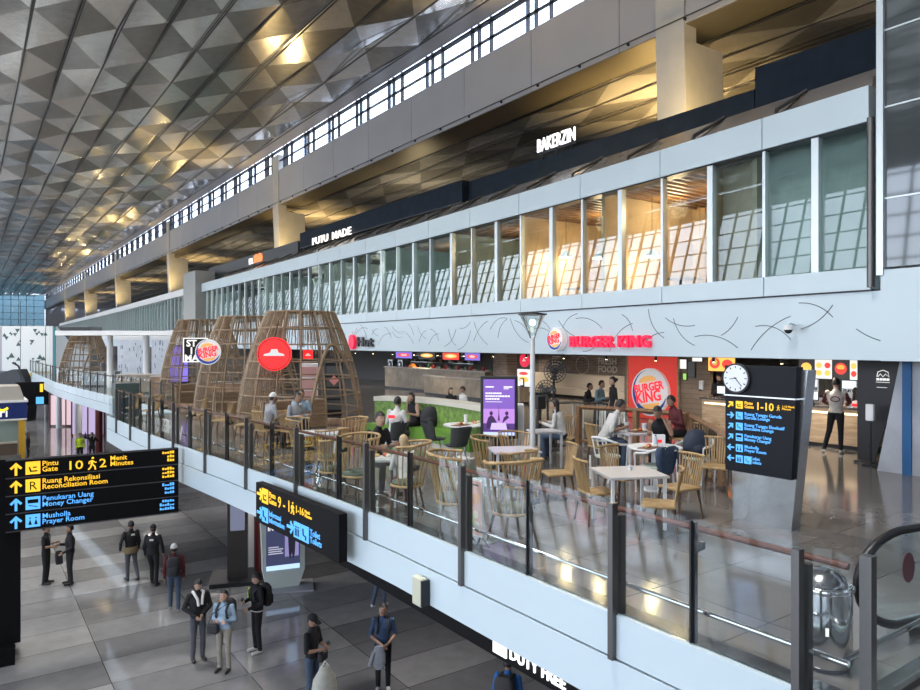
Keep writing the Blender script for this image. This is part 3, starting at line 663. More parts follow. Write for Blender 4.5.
screen('menu_screen', 'yellow and red food poster screen above the counter end beside the oak wall', 18.9, 708.5, 735, 1.72, 2.2, so, [(-.5, 0, .4, .7, sr), (.45, -.1, .4, .6, sr), (-.5, .1, .2, .4, sg)])
# framed notices on the oak wall
for px, z0, z1, w_, lab, m_ in ((683, 1.75, 2.05, .12, 'small framed white notice high on the oak wall', sw_), (691, 1.5, 2.0, .13, 'tall black framed notice on the oak wall', sb), (684.5, 1.4, 1.6, .06, 'small green card on the oak wall below the white notice', sg), (697, 2.0, 2.12, .18, 'white plate fixed to the top of the oak wall', sw_)):
    y = yx(px, 18.9); t = thing('framed_notice', lab, 'notice', (18.94, y, 0), W); MB().box(-w_-.02, w_+.02, -.03, 0, z0-.02, z1+.02).build('frame', BLACK, t); MB().box(-w_, w_, -.035, -.03, z0, z1).build('paper', m_, t)
t = thing('soap_dispenser', 'white wall dispenser on the oak wall by the counter', 'dispenser', (18.94, yx(707, 18.94)+.15, 1.1), W); MB().box(-.07, .07, -.12, 0, 0, .3, bev=.02).build('body', WHITEP, t); MB().box(-.05, .05, -.14, -.1, -.02, .03).build('lever', DARK, t)
# black standing banner and grey hoarding at the right
p = fp(873, 460); t = thing('banner_stand', 'black standing banner with a small white house emblem beside the grey hoarding', 'banner', (15.75, yx(872, 15.75), 0), W)
MB().prism([(-.3, .05), (.05, .05), (.62, 2.2), (-.3, 2.2)], .0, .03).build('banner', mat('banner_black', (.02, .02, .022), .5), t); MB().box(-.32, .2, -.12, .15, 0, .04).build('base', DARK, t)
b = MB(); b.tube([(.10, -.006, 1.86), (.12, -.006, 1.96), (.22, -.006, 2.0), (.32, -.006, 1.96), (.34, -.006, 1.86), (.27, -.006, 1.92), (.22, -.006, 1.86), (.17, -.006, 1.92), (.12, -.006, 1.86)], .008, 4); b.build('emblem', sw_, t); b = MB(); [b.box(.09+i*.066, .09+i*.066+.055, -.006, 0, 1.78, 1.83) for i in range(4)]; b.box(.08, .35, -.006, 0, 1.74, 1.75); b.box(.1, .3, -.006, 0, 1.63, 1.64); b.build('small_lettering', sw_, t)
t = thing('hand_sanitizer_stand', 'white dispenser on a thin black pole at the end of the oak counter', 'dispenser', (15.4, yx(870.5, 15.4), 0), W)
MB().cyl((0, 0), .02, .03, 1.0, 10).build('pole', BLACK, t); MB().cyl((0, 0), .17, 0, .025, 18).build('base', BLACK, t); MB().box(-.08, .08, -.06, .04, .95, 1.3, bev=.02).build('dispenser_body', WHITEP, t)
tp = thing('hoarding', 'grey fabric hoarding with a blue vertical stripe at the right edge', 'hoarding', (15.0, 0, 0))
TARP = mat('grey_tarp', (.36, .38, .42), .6, noise=.15, nscale=1.5, bump=.5)
y_l, y_m, y_n = yx(877, 15.0), yx(903, 15.0), yx(912, 15.0)
MB().loft([[(0, y_l, 0), (.05, y_l, 0), (.05, y_m, 0), (0, y_m, 0)], [(.0, y_m+.06, 2.2), (.05, y_m+.06, 2.2), (.05, y_m, 2.2), (0, y_m, 2.2)]], smooth=False).build('fabric', TARP, tp)
MB().box(-.04, .05, y_n, y_m, 0, 2.2).build('blue_stripe', mat('blue_fabric', (.015, .10, .26), .6), tp); MB().box(0, .05, 1.5, y_n, 0, 2.2).build('fabric', TARP, tp)
# ------------------- pizza shop: kitchen with screens, stone bar counters
for i, (pa, pb) in enumerate(((396, 412), (419, 435), (443, 459), (465, 480))):
    ff = [('leftmost', sv, sr), ('second from the left', sb, so), ('third from the left', sr, so), ('fourth, beside the brick pillar', sv, sr)][i]
    screen('menu_screen', 'lit pizza menu screen hanging under the fascia, %s' % ff[0], 21.0, pa, pb, 1.72, 2.1, ff[1], [(0, 0, .75, .55, ff[2]), (0, 0, .4, .3, sw_)])
STONE = mat('terrazzo_top', (.46, .43, .38), .3, noise=.15, nscale=30); SLAT = wood('grey_oak', (.22, .18, .13), (.36, .30, .22), (1, 8, 1))
counter('bar_counter', 'pale wooden bar counter under the pizza menu screens', 385, 485, 20.0, 1.25, .6, SLAT, STONE)
counter('bar_counter', 'second lower bar counter in front of the pizza kitchen', 424, 520, 19.0, .98, .5, SLAT, STONE)
for px, lab in ((390, 'round oven dial panel left in the pizza kitchen'), (400, 'round pizza oven door right of the first, in the pizza kitchen')):
    y = yx(px, 21.6); t = thing('pizza_oven', lab, 'oven', (21.6, y, 0), W); MB().box(-.28, .28, 0, .6, 0, 1.6, bev=.02).build('body', STEEL, t); MB().prism([(.2*math.cos(2*PI*i/20), 1.3+.2*math.sin(2*PI*i/20)) for i in range(20)], -.03, 0).build('round_door', BLACK, t); MB().prism([(.1*math.cos(2*PI*i/20), 1.3+.1*math.sin(2*PI*i/20)) for i in range(20)], -.05, -.03).build('dial', STEEL, t)
y = yx(412, 20.2); t = thing('order_tent', 'small orange folded sign on the bar counter', 'sign', (20.2, y, 1.25), W); MB().prism([(-.3, 0), (.3, 0), (.0, .22)], -.1, .15).build('card', mat('orange_card', (.8, .22, .03), .5), t); MB().box(-.32, .32, -.12, .17, 0, .012).build('foot', BLACK, t)
rr = random.Random(11)
for i in range(16):
    px = 428+i*4.2; y = yx(px, 20.25); k = i % 3
    o = MB()
    if k == 0: o.lathe([(.05, 0), (.055, .18), (.02, .24), (.02, .32)], n=10); m_ = mat('bottle_green', (.05, .12, .05), .2); nm = 'bottle'
    elif k == 1: o.lathe([(.07, 0), (.08, .16), (.08, .2)], n=12); m_ = mat('cup_red', (.5, .05, .04), .4); nm = 'cup'
    else: o.lathe([(.09, 0), (.12, .07)], n=12); m_ = mat('bowl_cream', (.6, .55, .45), .4); nm = 'bowl'
    q = o.build(nm, m_, None, (20.3, y, 1.25)); tag(q, {'bottle': 'dark green bottle standing on the bar counter under the pizza screens', 'cup': 'red cup standing on the bar counter under the pizza screens', 'bowl': 'cream bowl on the bar counter under the pizza screens'}[nm], nm, nm+'s on the bar counter')
# shelves of the kitchen back wall
t = thing('kitchen_shelf', 'steel kitchen shelves on the dark wall behind the pizza bar', 'shelf', (23.9, yx(440, 23.9), 0), W)
for z in (1.0, 1.4, 1.8): MB().box(-4, 4, -.4, 0, z, z+.03).build('shelf_board', STEEL, t)
for i in range(24):
    x = -3.8+i*.33; z = (1.03, 1.43, 1.83)[i % 3]; c_ = rr.choice(((.5, .5, .5), (.35, .2, .1), (.6, .55, .4), (.1, .1, .12)))
    q = MB().box(-.11, .11, -.12, .12, 0, rr.uniform(.12, .28), bev=.01).build('storage_tin', mat('tin_%d' % int(c_[0]*100), c_, .5), None, (23.7, yx(440, 23.9)-x, z)); tag(q, 'small storage tin on the kitchen shelves behind the pizza bar', 'tin', 'tins on the kitchen shelves')
# brick pillar beside the kitchen
yp = yx(500, 19.9); tag(MB().box(19.9, 20.5, yp-.5, yp+.5, 0, 2.23).build('brick_pillar', BRICK), 'brick pillar between the pizza kitchen and the burger seating', 'pillar')
t = thing('round_sign', 'small round red sign under the fascia left of the lamp post', 'sign', (17.0, yx(525, 17.0), 1.95), W); MB().prism([(.26*math.cos(2*PI*i/24), .26*math.sin(2*PI*i/24)) for i in range(24)], -.05, 0).build('disc', NEON, t); MB().prism([(.12*math.cos(2*PI*i/3+PI/2), .08*math.sin(2*PI*i/3+PI/2)) for i in range(3)], -.06, -.05).build('hat_mark', WH, t); MB().box(-.02, .02, -.03, 0, .24, .29).build('bracket', BLACK, t)
screen('menu_poster', 'white food poster on the wall below the small round red sign', 17.2, 517.5, 530, .95, 1.6, sw_, [(0, -.2, .8, .35, so), (0, .5, .7, .2, sr)], 'poster')
t = thing('phone_kiosk', 'slim black ordering device on the wall beside the lamp post', 'device', (17.1, yx(523, 17.1), .95), W); MB().box(-.09, .09, -.06, 0, 0, .32, bev=.01).build('case', BLACK, t); MB().box(-.07, .07, -.066, -.06, .06, .28).build('display', sw_, t)
# brick wall lettering and bench
t = thing('wall_lettering', 'pale painted lettering FRESH FOOD on the brick wall', 'lettering', (XBK-.01, yx(598, XBK), 0), W); PW = mat('chalk_white', (.55, .52, .47), .7)
text('words', 'FRESH', .42, PW, t, (0, 0, 1.62), ext=.002, off=.01); text('words', 'FOOD', .42, PW, t, (0, 0, 1.25), ext=.002, off=.01)
t = thing('wall_lettering', 'pale painted circle and small words on the brick wall behind the fan', 'lettering', (XBK-.01, yx(575, XBK), 0), W); MB().tube([(.42*math.cos(a)+.5, 0, 1.55+.42*math.sin(a)) for a in [2*PI*i/30 for i in range(30)]], .015, 4, closed=True).build('circle', PW, t); b = MB(); [b.box(-1.6, -1.6+q, -.003, 0, 1.5+.13*i, 1.57+.13*i) for i, q in enumerate((.5, .7, .4, .6))]; b.build('small_lettering', PW, t)
t = thing('bench_sofa', 'long cream banquette along the brick wall', 'sofa', (XBK-.1, yx(590, XBK-.3), 0), W); MB().box(-4.2, 4.0, -.55, -.02, .12, .46, bev=.03).build('seat', mat('cream_leather', (.52, .46, .38), .45), t); MB().box(-4.2, 4.0, -.2, -.0, .4, 1.12, bev=.03).build('backrest', mat('cream_leather', (.52, .46, .38), .45), t); MB().box(-4.1, 3.9, -.45, -.05, 0, .12).build('plinth', DARK, t)
# warm shop lamps under the soffit
for i, (X, Y) in enumerate([(16.6, 9), (18.6, 10), (21, 9), (17, 12.5), (20, 12.0), (22, 17), (20, 18.5), (17.5, 19), (21.5, 22), (18.5, 23.5), (22.5, 27), (17.5, 28), (20, 32), (19, 37), (19, 43), (19, 52), (19, 65), (19, 85)]):
    area('shop_downlight', (X, Y, Z_F0-.03), (0, 0, 0), .5, .5, 30 if i not in (5,8) else 45, (1, .86, .68), spread=math.radians(150))
b = MB()
tl = thing('track_lights', 'row of small black spotlights under the shop soffit', 'spotlight', (16.2, 14, Z_F0))
MB().box(-.02, .02, -7, 20, -.04, 0).build('track', BLACK, tl)
for i in range(14):
    h = MB().cyl((0, 0), .04, -.16, -.04, 10).build('spot_head', BLACK, tl, (0, -6.5+i*1.9, 0)); MB().cyl((0, 0), .03, -.165, -.155, 10).build('lamp', WARM, h)
# dome cameras on the fascia
for px, py, lab in ((797, 330, 'white dome security camera on a bracket on the leaf fascia'),):
    X = fx(9); y = yx(px, X); t = thing('security_camera', lab, 'camera', (fx(y)-.0, y, zat(py, dep((X, y)))), W)
    MB().tube([(0, 0, .1), (0, -.2, .14), (0, -.26, .08)], .02, 8).build('bracket', ALU, t); MB().lathe([(.1, .1), (.11, .0)], (0, -.28), 16).build('housing', WHITEP, t); MB().sphere((0, -.28, 0), .085, n=14).build('dome', mat('smoke_dome', (.03, .03, .035), .08), t)
X = fx(7.5); y = yx(884, X-.25); t = thing('wall_box', 'tiny white square box on the leaf fascia near the right edge', 'box', (fx(y), y, zat(301, dep((X, y)))), W); MB().box(-.07, .07, -.05, 0, -.07, .07, bev=.01).build('case', WHITEP, t); MB().cyl((0, 0), .02, -.01, .0, 8).build('button', BLACK, t)

# ================================================================= KIOSK DOMES OF RATTAN
def dome(name, lab, c, R, H, rt, open_=0):
    t = thing(name, lab, 'kiosk', (c.x, c.y, 0), 0, None)
    def rad(z): u = z/H; return R+(rt-R)*(u**1.9)
    zs = [H*i/10 for i in range(11)]
    grid = MB()
    for k in range(16):
        a = 2*PI*k/16; grid.tube([(rad(z)*math.cos(a), rad(z)*math.sin(a), z) for z in zs], .028, 5)
    grid.build('upright_canes', RATTAN, t)
    rings = MB()
    for z in [.15+H*.96/7*i for i in range(8)]: rings.tube([(rad(min(z, H))*math.cos(2*PI*i/28), rad(min(z, H))*math.sin(2*PI*i/28), min(z, H)) for i in range(28)], .024, 5, closed=True)
    rings.build('hoops', RATTAN, t)
    # dense weave: full height on the side towards the hall, a collar under the crown all round
    wv = MB(); rr = random.Random(len(lab))
    for k in range(34):
        a = math.radians(168+k*1.75+rr.uniform(-.5, .5)); d_ = rr.uniform(-.02, .05); wv.tube([(rad(z)*math.cos(a+d_*z/H), rad(z)*math.sin(a+d_*z/H), z) for z in zs[::2]], .014, 3)
    for k in range(120):
        a = 2*PI*k/120+rr.uniform(-.02, .02); z0 = H*(.74+.12*math.cos(a-2.4)+rr.uniform(-.02, .02)); wv.tube([(rad(z)*math.cos(a), rad(z)*math.sin(a), z) for z in (z0, (z0+H)/2, H)], .014, 3)
    wv.build('dense_weave', RATTAN, t)
    # arched opening with a thick rim
    arch = MB()
    A0 = math.radians(-75); pts = []
    for i in range(21):
        u = i/20; z = H*.72*math.sin(PI*u)**.6; a = A0+math.radians(64)*(u-.5); pts.append(((rad(z)+.03)*math.cos(a), (rad(z)+.03)*math.sin(a), z+.02))
    arch.tube(pts, .05, 6); arch.build('arch_rim', RATTAN, t)
    MB().lathe([(R+.02, 0), (R+.08, .18), (R-.1, .18), (R-.12, 0)], n=36, cap=False).build('base_ring', WOODB, t)
    cb = MB()
    for k in range(8): a = PI*k/8; cb.tube([(rt*math.cos(a), rt*math.sin(a), H), (-rt*math.cos(a), -rt*math.sin(a), H)], .02, 4)
    cb.build('crown', RATTAN, t)
    b = MB(); b.box(-R*.55, R*.55, R*.25, R*.5, .0, .85, bev=.02); b.build('inner_counter', wood('kiosk_oak', (.25, .17, .1), (.38, .27, .17), (1, 1, 6)), t)
    return t
DA, DB, DC = dp(301, 20.7), dp(248, 24.9), dp(203, 29.6)
dome('rattan_dome', 'large brown rattan dome kiosk with the red round sign, nearest of the three', DA, 1.82, 3.48, .98)
dome('rattan_dome', 'brown rattan dome kiosk in the middle carrying the BURGER KING disc', DB, 1.82, 3.5, .98)
dome('rattan_dome', 'leftmost of the three large rattan domes beside the black sign', DC, 1.75, 3.55, .98)
dome('rattan_dome', 'small distant rattan dome at the far left behind the white canopy', dp(86, 46), 1.6, 3.1, .85)
def camface(p): return -math.atan2(p.x, p.y)      # yaw that turns a sign towards the hall entrance side
p = dp(274, 18.75); t = thing('round_sign', 'round red sign with a white hat mark hung on the nearest rattan dome', 'sign', (p.x, p.y, zat(354, 18.75)), camface(p)-.15)
NR = mat('lit_red', (.7, .02, .02), .35, emit=(.9, .02, .02), es=.65)
MB().prism([(.45*math.cos(2*PI*i/40), .45*math.sin(2*PI*i/40)) for i in range(40)], 0, .14).build('disc', NR, t)
MB().tube([(.41*math.cos(2*PI*i/40), -.005, .41*math.sin(2*PI*i/40)) for i in range(40)], .012, 5, closed=True).build('rim_line', mat('dark_red', (.2, .01, .01), .4), t)
MB().prism([(-.28, -.05), (.28, -.05), (.25, .0), (.12, .04), (.09, .13), (-.07, .13), (-.10, .04), (-.25, .0)], -.015, 0).build('hat_mark', WH, t)
MB().tube([(0, .07, .4), (.1, .1, .9)], .015, 6).build('hanger', BLACK, t)
p = dp(208, 22.8); t = thing('round_sign', 'round white BURGER KING disc hung on the middle rattan dome', 'sign', (p.x, p.y, zat(352, 22.8)), camface(p)-.1); bk_logo(t, .42, 0, 0, .12); MB().tube([(0, .07, .38), (.1, .1, .9)], .015, 6).build('hanger', BLACK, t)
p = dp(196, 26.4); t = thing('sign_board', 'black sign with white frame and letters hung on the leftmost large dome', 'sign board', (p.x, p.y, zat(350, 26.4)), camface(p)); MB().box(-.46, .46, 0, .06, -.46, .46).build('board_panel', BLACK, t)
b = MB(); b.box(-.46, .46, -.01, 0, .42, .46); b.box(-.46, .46, -.01, 0, -.46, -.42); b.box(-.46, -.42, -.01, 0, -.46, .46); b.box(.42, .46, -.01, 0, -.46, .46); b.build('white_frame', sw_, t)
text('letters', 'ST\nI\nMA', .34, sw_, t, (-.16, -.012, .14), align='CENTER', ext=.002, off=.012)
MB().tube([(0, .05, .44), (.1, .1, .95)], .015, 6).build('hanger', BLACK, t)
p = dp(179, 31.6); t = thing('light_box', 'violet lit advertising box inside the leftmost large dome', 'light box', (p.x, p.y, 0), camface(p)); MB().box(-.42, .42, 0, .1, .8, 2.5).build('casing', BLACK, t); MB().box(-.38, .38, -.01, 0, .85, 2.45).build('display', sv, t); MB().box(-.3, .3, -.05, .2, 0, .8).build('stand', DARK, t)
p = dp(307, 18.9); t = thing('hanging_sign', 'small square red sign inside the nearest dome', 'sign', (dp(308, 22.8).x, dp(308, 22.8).y, zat(355, 22.8)), camface(p)); MB().box(-.16, .16, 0, .04, -.16, .16).build('panel', NR, t); MB().prism([(-.1, -.03), (.1, -.03), (.03, .05), (-.03, .05)], -.01, 0).build('hat_mark', WH, t); MB().tube([(0, .02, .15), (0, .02, .9)], .01, 5).build('hanger', BLACK, t)
for px, d_, lab in ((309, 23.5, 'white menu rack with pink photos inside the nearest dome'), (334, 24.5, 'tall dark glazed drinks cabinet at the right of the nearest dome')):
    p = dp(px, d_); t = thing('display_rack', lab, 'rack', (p.x, p.y, 0), camface(p)); g_ = 'white' in lab
    MB().box(-.3, .3, 0, .35, 0, 1.9, bev=.01).build('casing', WHITEP if g_ else DARK, t)
    for k in range(4): MB().box(-.26, .26, -.012, 0, .25+k*.4, .58+k*.4).build('picture', mat('pink_photo', (.6, .35, .33), .5) if g_ else mat('dim_glass', (.12, .13, .14), .1), t)
if 1:
    MB().prism([(0, 1.1), (.17, 1.28), (0, 1.46), (-.17, 1.28)], -.03, -.013).build('diamond_mark', mat('pale_red', (.75, .3, .3), .5), t)
# ================================================================= far upper terrace
WG = mat('glitter_wall', (.62, .68, .76), .35, noise=.1, nscale=2)
for (a, c, lab) in ((118, 148, 'tall pale blue shop panel with slanted marks left of the white column'), (152, 183, 'tall pale blue shop panel with slanted marks left of the large domes')):
    d_ = 50.0; p = dp((a+c)/2, d_); L = (c-a)/2/F*d_/math.cos(.25); t = thing('glitter_screen', lab, 'panel', (p.x, p.y, 0), -TH-.0); MB().box(-L, L, 0, .2, .0, zat(337, d_)).build('panel', WG, t)
    b = MB(); rr = random.Random(a)
    for i in range(26):
        x, z = rr.uniform(-L+.1, L-.1), rr.uniform(.4, zat(341, d_)-.2); b.box(x, x+.05, -.01, 0, z, z+rr.uniform(.15, .35))
    b.build('slanted_marks', mat('slate_marks', (.2, .26, .33), .5), t)
    MB().box(-L, L, -.02, 0, zat(337, d_)-.2, zat(337, d_)).build('frame', WHITEP, t)
cnp = thing('canopy_shelter', 'flat white canopy on round white columns before the pale shop panels', 'canopy', (dp(125, 41).x, dp(125, 41).y, 0), -TH)
Lc = 60/F*41; MB().box(-Lc, Lc, -1.0, 1.2, zat(335.5, 41), zat(331, 41)).build('roof_slab', WHITEP, cnp)
for px in (110, 146): MB().cyl(((px-125)/F*41, 0), .17, 0, zat(335, 41), 16).build('column', WHITEP, cnp)
# white wall with triangle pattern
d_ = 66.0; p0, p1 = dp(2, d_), dp(50, d_); t = thing('patterned_wall', 'white partition wall with scattered dark green triangles at the far left', 'partition', (p0.x, p0.y, 0), -TH); Lw = (p1-p0).length
H_ = zat(326, d_); MB().box(0, Lw, 0, .3, -.0, H_).build('panel', mat('white_partition', (.68, .71, .70), .5, noise=.05), t)
tri = MB(); TR = mat('green_triangles', (.04, .09, .08), .5)
for (px, py, s_, up) in ((4.5, 335, 2.2, 1), (6.5, 338, 2.2, 0), (10.5, 333, 1.5, 1), (15, 334.5, 2, 0), (17.5, 330.5, 2.4, 0), (11.5, 334.5, 1.3, 0), (35, 330.5, 2.2, 0), (37, 334, 1.8, 0), (39, 332, 1.4, 1), (42, 334.5, 2, 0), (45.5, 334, 2.2, 1), (18.5, 344, 2.5, 1), (20, 341, 1.2, 1), (32, 341.5, 2.3, 0), (31, 344, 1.2, 0), (11.5, 355.5, 3.2, 1), (8, 358.5, 1.8, 0), (18.5, 359, 2.4, 1), (15.5, 363, 1.2, 1), (40, 357, 3, 1), (43.5, 358.5, 2.6, 1), (38, 362, 2.2, 0), (33, 359, 1.4, 0)):
    x = (px-2)/F*d_; z = zat(py, d_); r_ = s_/F*d_; a = 1 if up else -1; tri.prism([(x-r_, z-a*r_*.7), (x+r_, z-a*r_*.7), (x, z+a*r_*.9)], -.02, 0)
tri.build('triangle_pattern', TR, t); MB().box(-.3, 0, 0, .3, 0, H_+.05).build('end_post', GREYP, t)
d_ = 60; p = dp(52, d_); t = thing('service_block', 'grey block with teal stripe and dark slanted panel behind the far dome', 'building block', (p.x, p.y, 0), -TH); s_ = d_/F
MB().box(0, 38*s_, 0, 2, 0, zat(326.5, d_)).build('body', mat('grey_block', (.34, .37, .38), .6), t); MB().box(1.5*s_, 3.5*s_, -.05, 0, 0, zat(326.5, d_)).build('stripe', mat('teal_stripe', (.04, .22, .25), .5), t); MB().box(-1.5*s_, 1*s_, -.05, 0, 0, zat(326, d_)).build('light_edge', WHITEP, t)
MB().prism([(6*s_, zat(327, d_)), (38*s_, zat(327, d_)), (38*s_, zat(344, d_)), (20*s_, zat(344, d_))], -.06, 0).build('dark_panel', BLACK, t)
# pale cabinets and planters on the far terrace edge
for i, (px, d_, w_, h_, lab, m_) in enumerate(((66, 45.5, 1.2, 1.0, 'pale grey cabinet at the far terrace edge left of the small dome', WHITEP), (76, 45, .9, 1.0, 'second pale grey cabinet at the far terrace edge', WHITEP), (98, 42, 2.0, .9, 'low counter with glass front beyond the far railing', mat('grey_block', (.34, .37, .38), .6)), (140, 36, 2.4, 1.0, 'long low display counter before the pale shop panels', SLAT), (168, 33, 1.6, 1.05, 'brown display counter left of the leftmost large dome', WOODB), (225, 27.5, 1.4, 1.05, 'brown kiosk counter under the middle dome', WOODB))):
    p = dp(px, d_); t = thing('display_counter', lab, 'counter', (p.x, p.y, 0), -TH); MB().box(-w_/2, w_/2, 0, .7, .08, h_-.05).build('body', m_, t); MB().box(-w_/2-.04, w_/2+.04, -.04, .74, h_-.05, h_).build('worktop', STONE, t); MB().box(-w_/2+.04, w_/2-.04, .04, .66, 0, .08).build('plinth', DARK, t)
# end box of the near terrace
tag(MB().box(4.15, 4.9, 26.2, 26.8, 0.06, 1.2).build('corner_cabinet', mat('dark_teal', (.05, .08, .08), .3)), 'dark corner cabinet where the near railing ends', 'cabinet')

# ================================================================= LOWER LEVEL
FL = -4.3
# black pylon with wayfinding board
YS = 17.8
t = thing('wayfinding_board', 'large black overhead sign with four lines: Pintu Gate 10 on top, on a black pylon', 'sign', (.72*YS/18.3, YS, 0), math.radians(-3.4))
def xat(px): # local x on the board for an image column
    tn = (px-460)/F; best = None
    lo, hi = -3.0, 6.0
    for _ in range(40):
        m_ = (lo+hi)/2; X = t.location.x+m_*math.cos(math.radians(-3.4)); Y = YS+m_*math.sin(math.radians(-3.4))
        if (X*CS-Y*SN)/(X*SN+Y*CS) < tn: lo = m_
        else: hi = m_
    return m_
xl, xr = xat(5.5), xat(178.5)
dl = dep((t.location.x, YS)); zt_, zb_ = zat(461, dl), zat(532.5, dl); rh = (zt_-zb_)/4
YEL = emis('sign_yellow', (1, .55, .03), .75); CYA = emis('sign_blue', (.10, .42, 1), .75); SBK = mat('sign_black', (.005, .005, .006), .55, spec=.12)
MB().box(xl, xr, 0, .22, zb_, zt_).build('casing', SBK, t)
for k in range(5): MB().box(xl, xr, -.01, 0, zb_+k*rh-.012, zb_+k*rh+.012).build('divider', mat('divider_grey', (.05, .05, .055), .4), t)
def arrow(par, x, z, s_, m_, ang, y=-.012):
    M = Matrix.Translation((x, 0, z)) @ Matrix.Rotation(-math.radians(ang), 4, 'Y')
    P = [(0, .5), (.42, .08), (.30, -.04), (.09, .17), (.09, -.5), (-.09, -.5), (-.09, .17), (-.30, -.04), (-.42, .08)]
    MB().prism([(a*s_, c*s_) for a, c in P], y, 0, M=M).build('arrow', m_, par)
def picto(par, x, z, s_, m_, kind, y=-.012):
    q = MB().box(x-s_/2, x+s_/2, y, 0, z-s_/2, z+s_/2).build('pictogram', m_, par); b = MB(); h = s_/2
    yy0, yy1 = y-.006, y
    if kind == 'seat': b.prism([(x-.3*s_, z+.1*s_), (x-.2*s_, z+.1*s_), (x-.1*s_, z-.2*s_), (x+.3*s_, z-.2*s_), (x+.3*s_, z-.3*s_), (x-.2*s_, z-.3*s_)], yy0, yy1); b.box(x+.0*s_, x+.25*s_, yy0, yy1, z+.0, z+.1*s_)
    elif kind == 'people':
        for dx in (-.22, .0, .22): b.box(x+dx*s_-.05*s_, x+dx*s_+.05*s_, yy0, yy1, z-.35*s_, z+.1*s_); b.box(x+dx*s_-.045*s_, x+dx*s_+.045*s_, yy0, yy1, z+.16*s_, z+.26*s_)
    elif kind == 'money': b.box(x-.36*s_, x+.36*s_, yy0, yy1, z-.0*s_, z+.3*s_); b.tube([(x-.3*s_, yy0, z-.15*s_), (x+.3*s_, yy0, z-.3*s_)], .03*s_, 4)
    elif kind == 'pray': 
        for dx in (-.2, .2): b.prism([(x+dx*s_-.12*s_, z-.3*s_), (x+dx*s_+.12*s_, z-.3*s_), (x+dx*s_, z+.15*s_)], yy0, yy1); b.box(x+dx*s_-.05*s_, x+dx*s_+.05*s_, yy0, yy1, z+.18*s_, z+.28*s_)
    elif kind == 'chair': b.tube([(x-.2*s_, yy0, z+.3*s_), (x-.15*s_, yy0, z-.1*s_), (x+.2*s_, yy0, z-.15*s_), (x+.2*s_, yy0, z-.35*s_)], .05*s_, 4)
    if kind != 'R': b.build('symbol', SBK, q)
    else: text('symbol', 'R', s_*.95, SBK, q, (x, y-.003, z-.33*s_), align='CENTER', ext=.003)
def walker(par, x, z, s_, m_, y=-.012):
    b = MB(); c = lambda a, d: (x+a*s_, y, z+d*s_)
    b.tube([c(.02, .2), c(-.02, -.05)], .09*s_, 6); b.tube([c(0, -.05), c(.18, -.25), c(.22, -.48)], .055*s_, 5); b.tube([c(-.02, -.05), c(-.1, -.3), c(-.25, -.46)], .055*s_, 5); b.tube([c(.03, .2), c(.2, .05), c(.3, .05)], .04*s_, 5); b.tube([c(0, .2), c(-.18, .12), c(-.2, -.05)], .04*s_, 5); b.sphere(c(.05, .38), .085*s_, .01, n=10); b.build('walking_figure', m_, par)
rows = [(YEL, 'seat', 'Pintu\nGate'), (YEL, 'R', 'Ruang Rekonsiliasi\nReconciliation Room'), (CYA, 'money', 'Penukaran Uang\nMoney Changer'), (CYA, 'pray', 'Musholla\nPrayer Room')]
u = (xr-xl)/173.0
for k, (m_, pk, s_) in enumerate(rows):
    zc = zt_-rh*(k+.5); X = lambda px: xat(px)
    arrow(t, X(16), zc, rh*.72, m_, 0); picto(t, X(33), zc, rh*.72, m_, pk)
    text('words', s_, rh*.40, m_, t, (X(42), -.008, zc+.07*rh), ext=.004, off=.0015)
    b = MB(); rr = random.Random(k)
    for q in range(3):
        for j in range([3, 5, 4, 6][k] if q else 5): b.box(X(176)-.03-(j+1)*.055, X(176)-.03-j*.055-.015, -.012, -.004, zc+(.22-.24*q)*rh, zc+(.22-.24*q)*rh+rr.uniform(.03, .07))
    b.build('small_script', m_, t)
text('words', '10', rh*.72, YEL, t, (xat(66), -.008, zt_-rh*.78), ext=.004, off=.0015, sx_=1.25); walker(t, xat(92), zt_-rh*.5, rh*.8, YEL)
text('words', '2', rh*.72, YEL, t, (xat(99), -.008, zt_-rh*.78), ext=.004, off=.0015, sx_=1.15); text('words', 'Menit\nMinutes', rh*.40, YEL, t, (xat(110), -.008, zt_-rh*.43), ext=.004, off=.0015)
MB().box(xl-1.2, xat(20.5), .22, .9, FL+.35, zt_+.0).build('pylon', SBK, t); MB().box(xl-1.5, xat(15), -.1, 1.2, FL, FL+.35).build('pylon_base', SBK, t)
# black sign on the balcony edge
px0, px1 = 256, 339; fe = lambda y: ex(y)-.30
y1, y0 = ycurve(px0, fe), ycurve(px1, fe); ang = math.atan2(fe(y1)-fe(y0), y1-y0); Ls = math.hypot(y1-y0, fe(y1)-fe(y0))
t = thing('wayfinding_board', 'black sign fixed to the white balcony edge: gates 9 - 1 and toilets', 'sign', (fe(y1), y1, 0), W+(-ang))
d0 = dep((fe(y1), y1)); za, zb = zat(482, d0)-.0, zat(520, d0)-.02; Hs = za-zb
MB().box(0, Ls, 0, .14, zb, za).build('casing', SBK, t)
for z in (zb+.1, za-.1): MB().box(.3, Ls-.3, .14, .29, z-.03, z+.03).build('bracket', DARK, t)
uu = Ls/86
z_u, z_l = zb+Hs*.74, zb+Hs*.27
arrow(t, .062*Ls, z_u, Hs*.36, YEL, -90); picto(t, .135*Ls, z_u, Hs*.36, YEL, 'seat'); text('words', 'Pintu\nGates', Hs*.19, YEL, t, (.19*Ls, -.006, z_u+.02), ext=.003, off=.001); text('words', '9 - 1', Hs*.38, YEL, t, (.31*Ls, -.006, z_u-.13*Hs), ext=.003, off=.001)
walker(t, .50*Ls, z_u, Hs*.3, YEL); text('words', '1-16', Hs*.24, YEL, t, (.53*Ls, -.006, z_u-.08*Hs), ext=.003, off=.001); text('words', 'Menit\nMinutes', Hs*.11, YEL, t, (.64*Ls, -.006, z_u+.0), ext=.003)
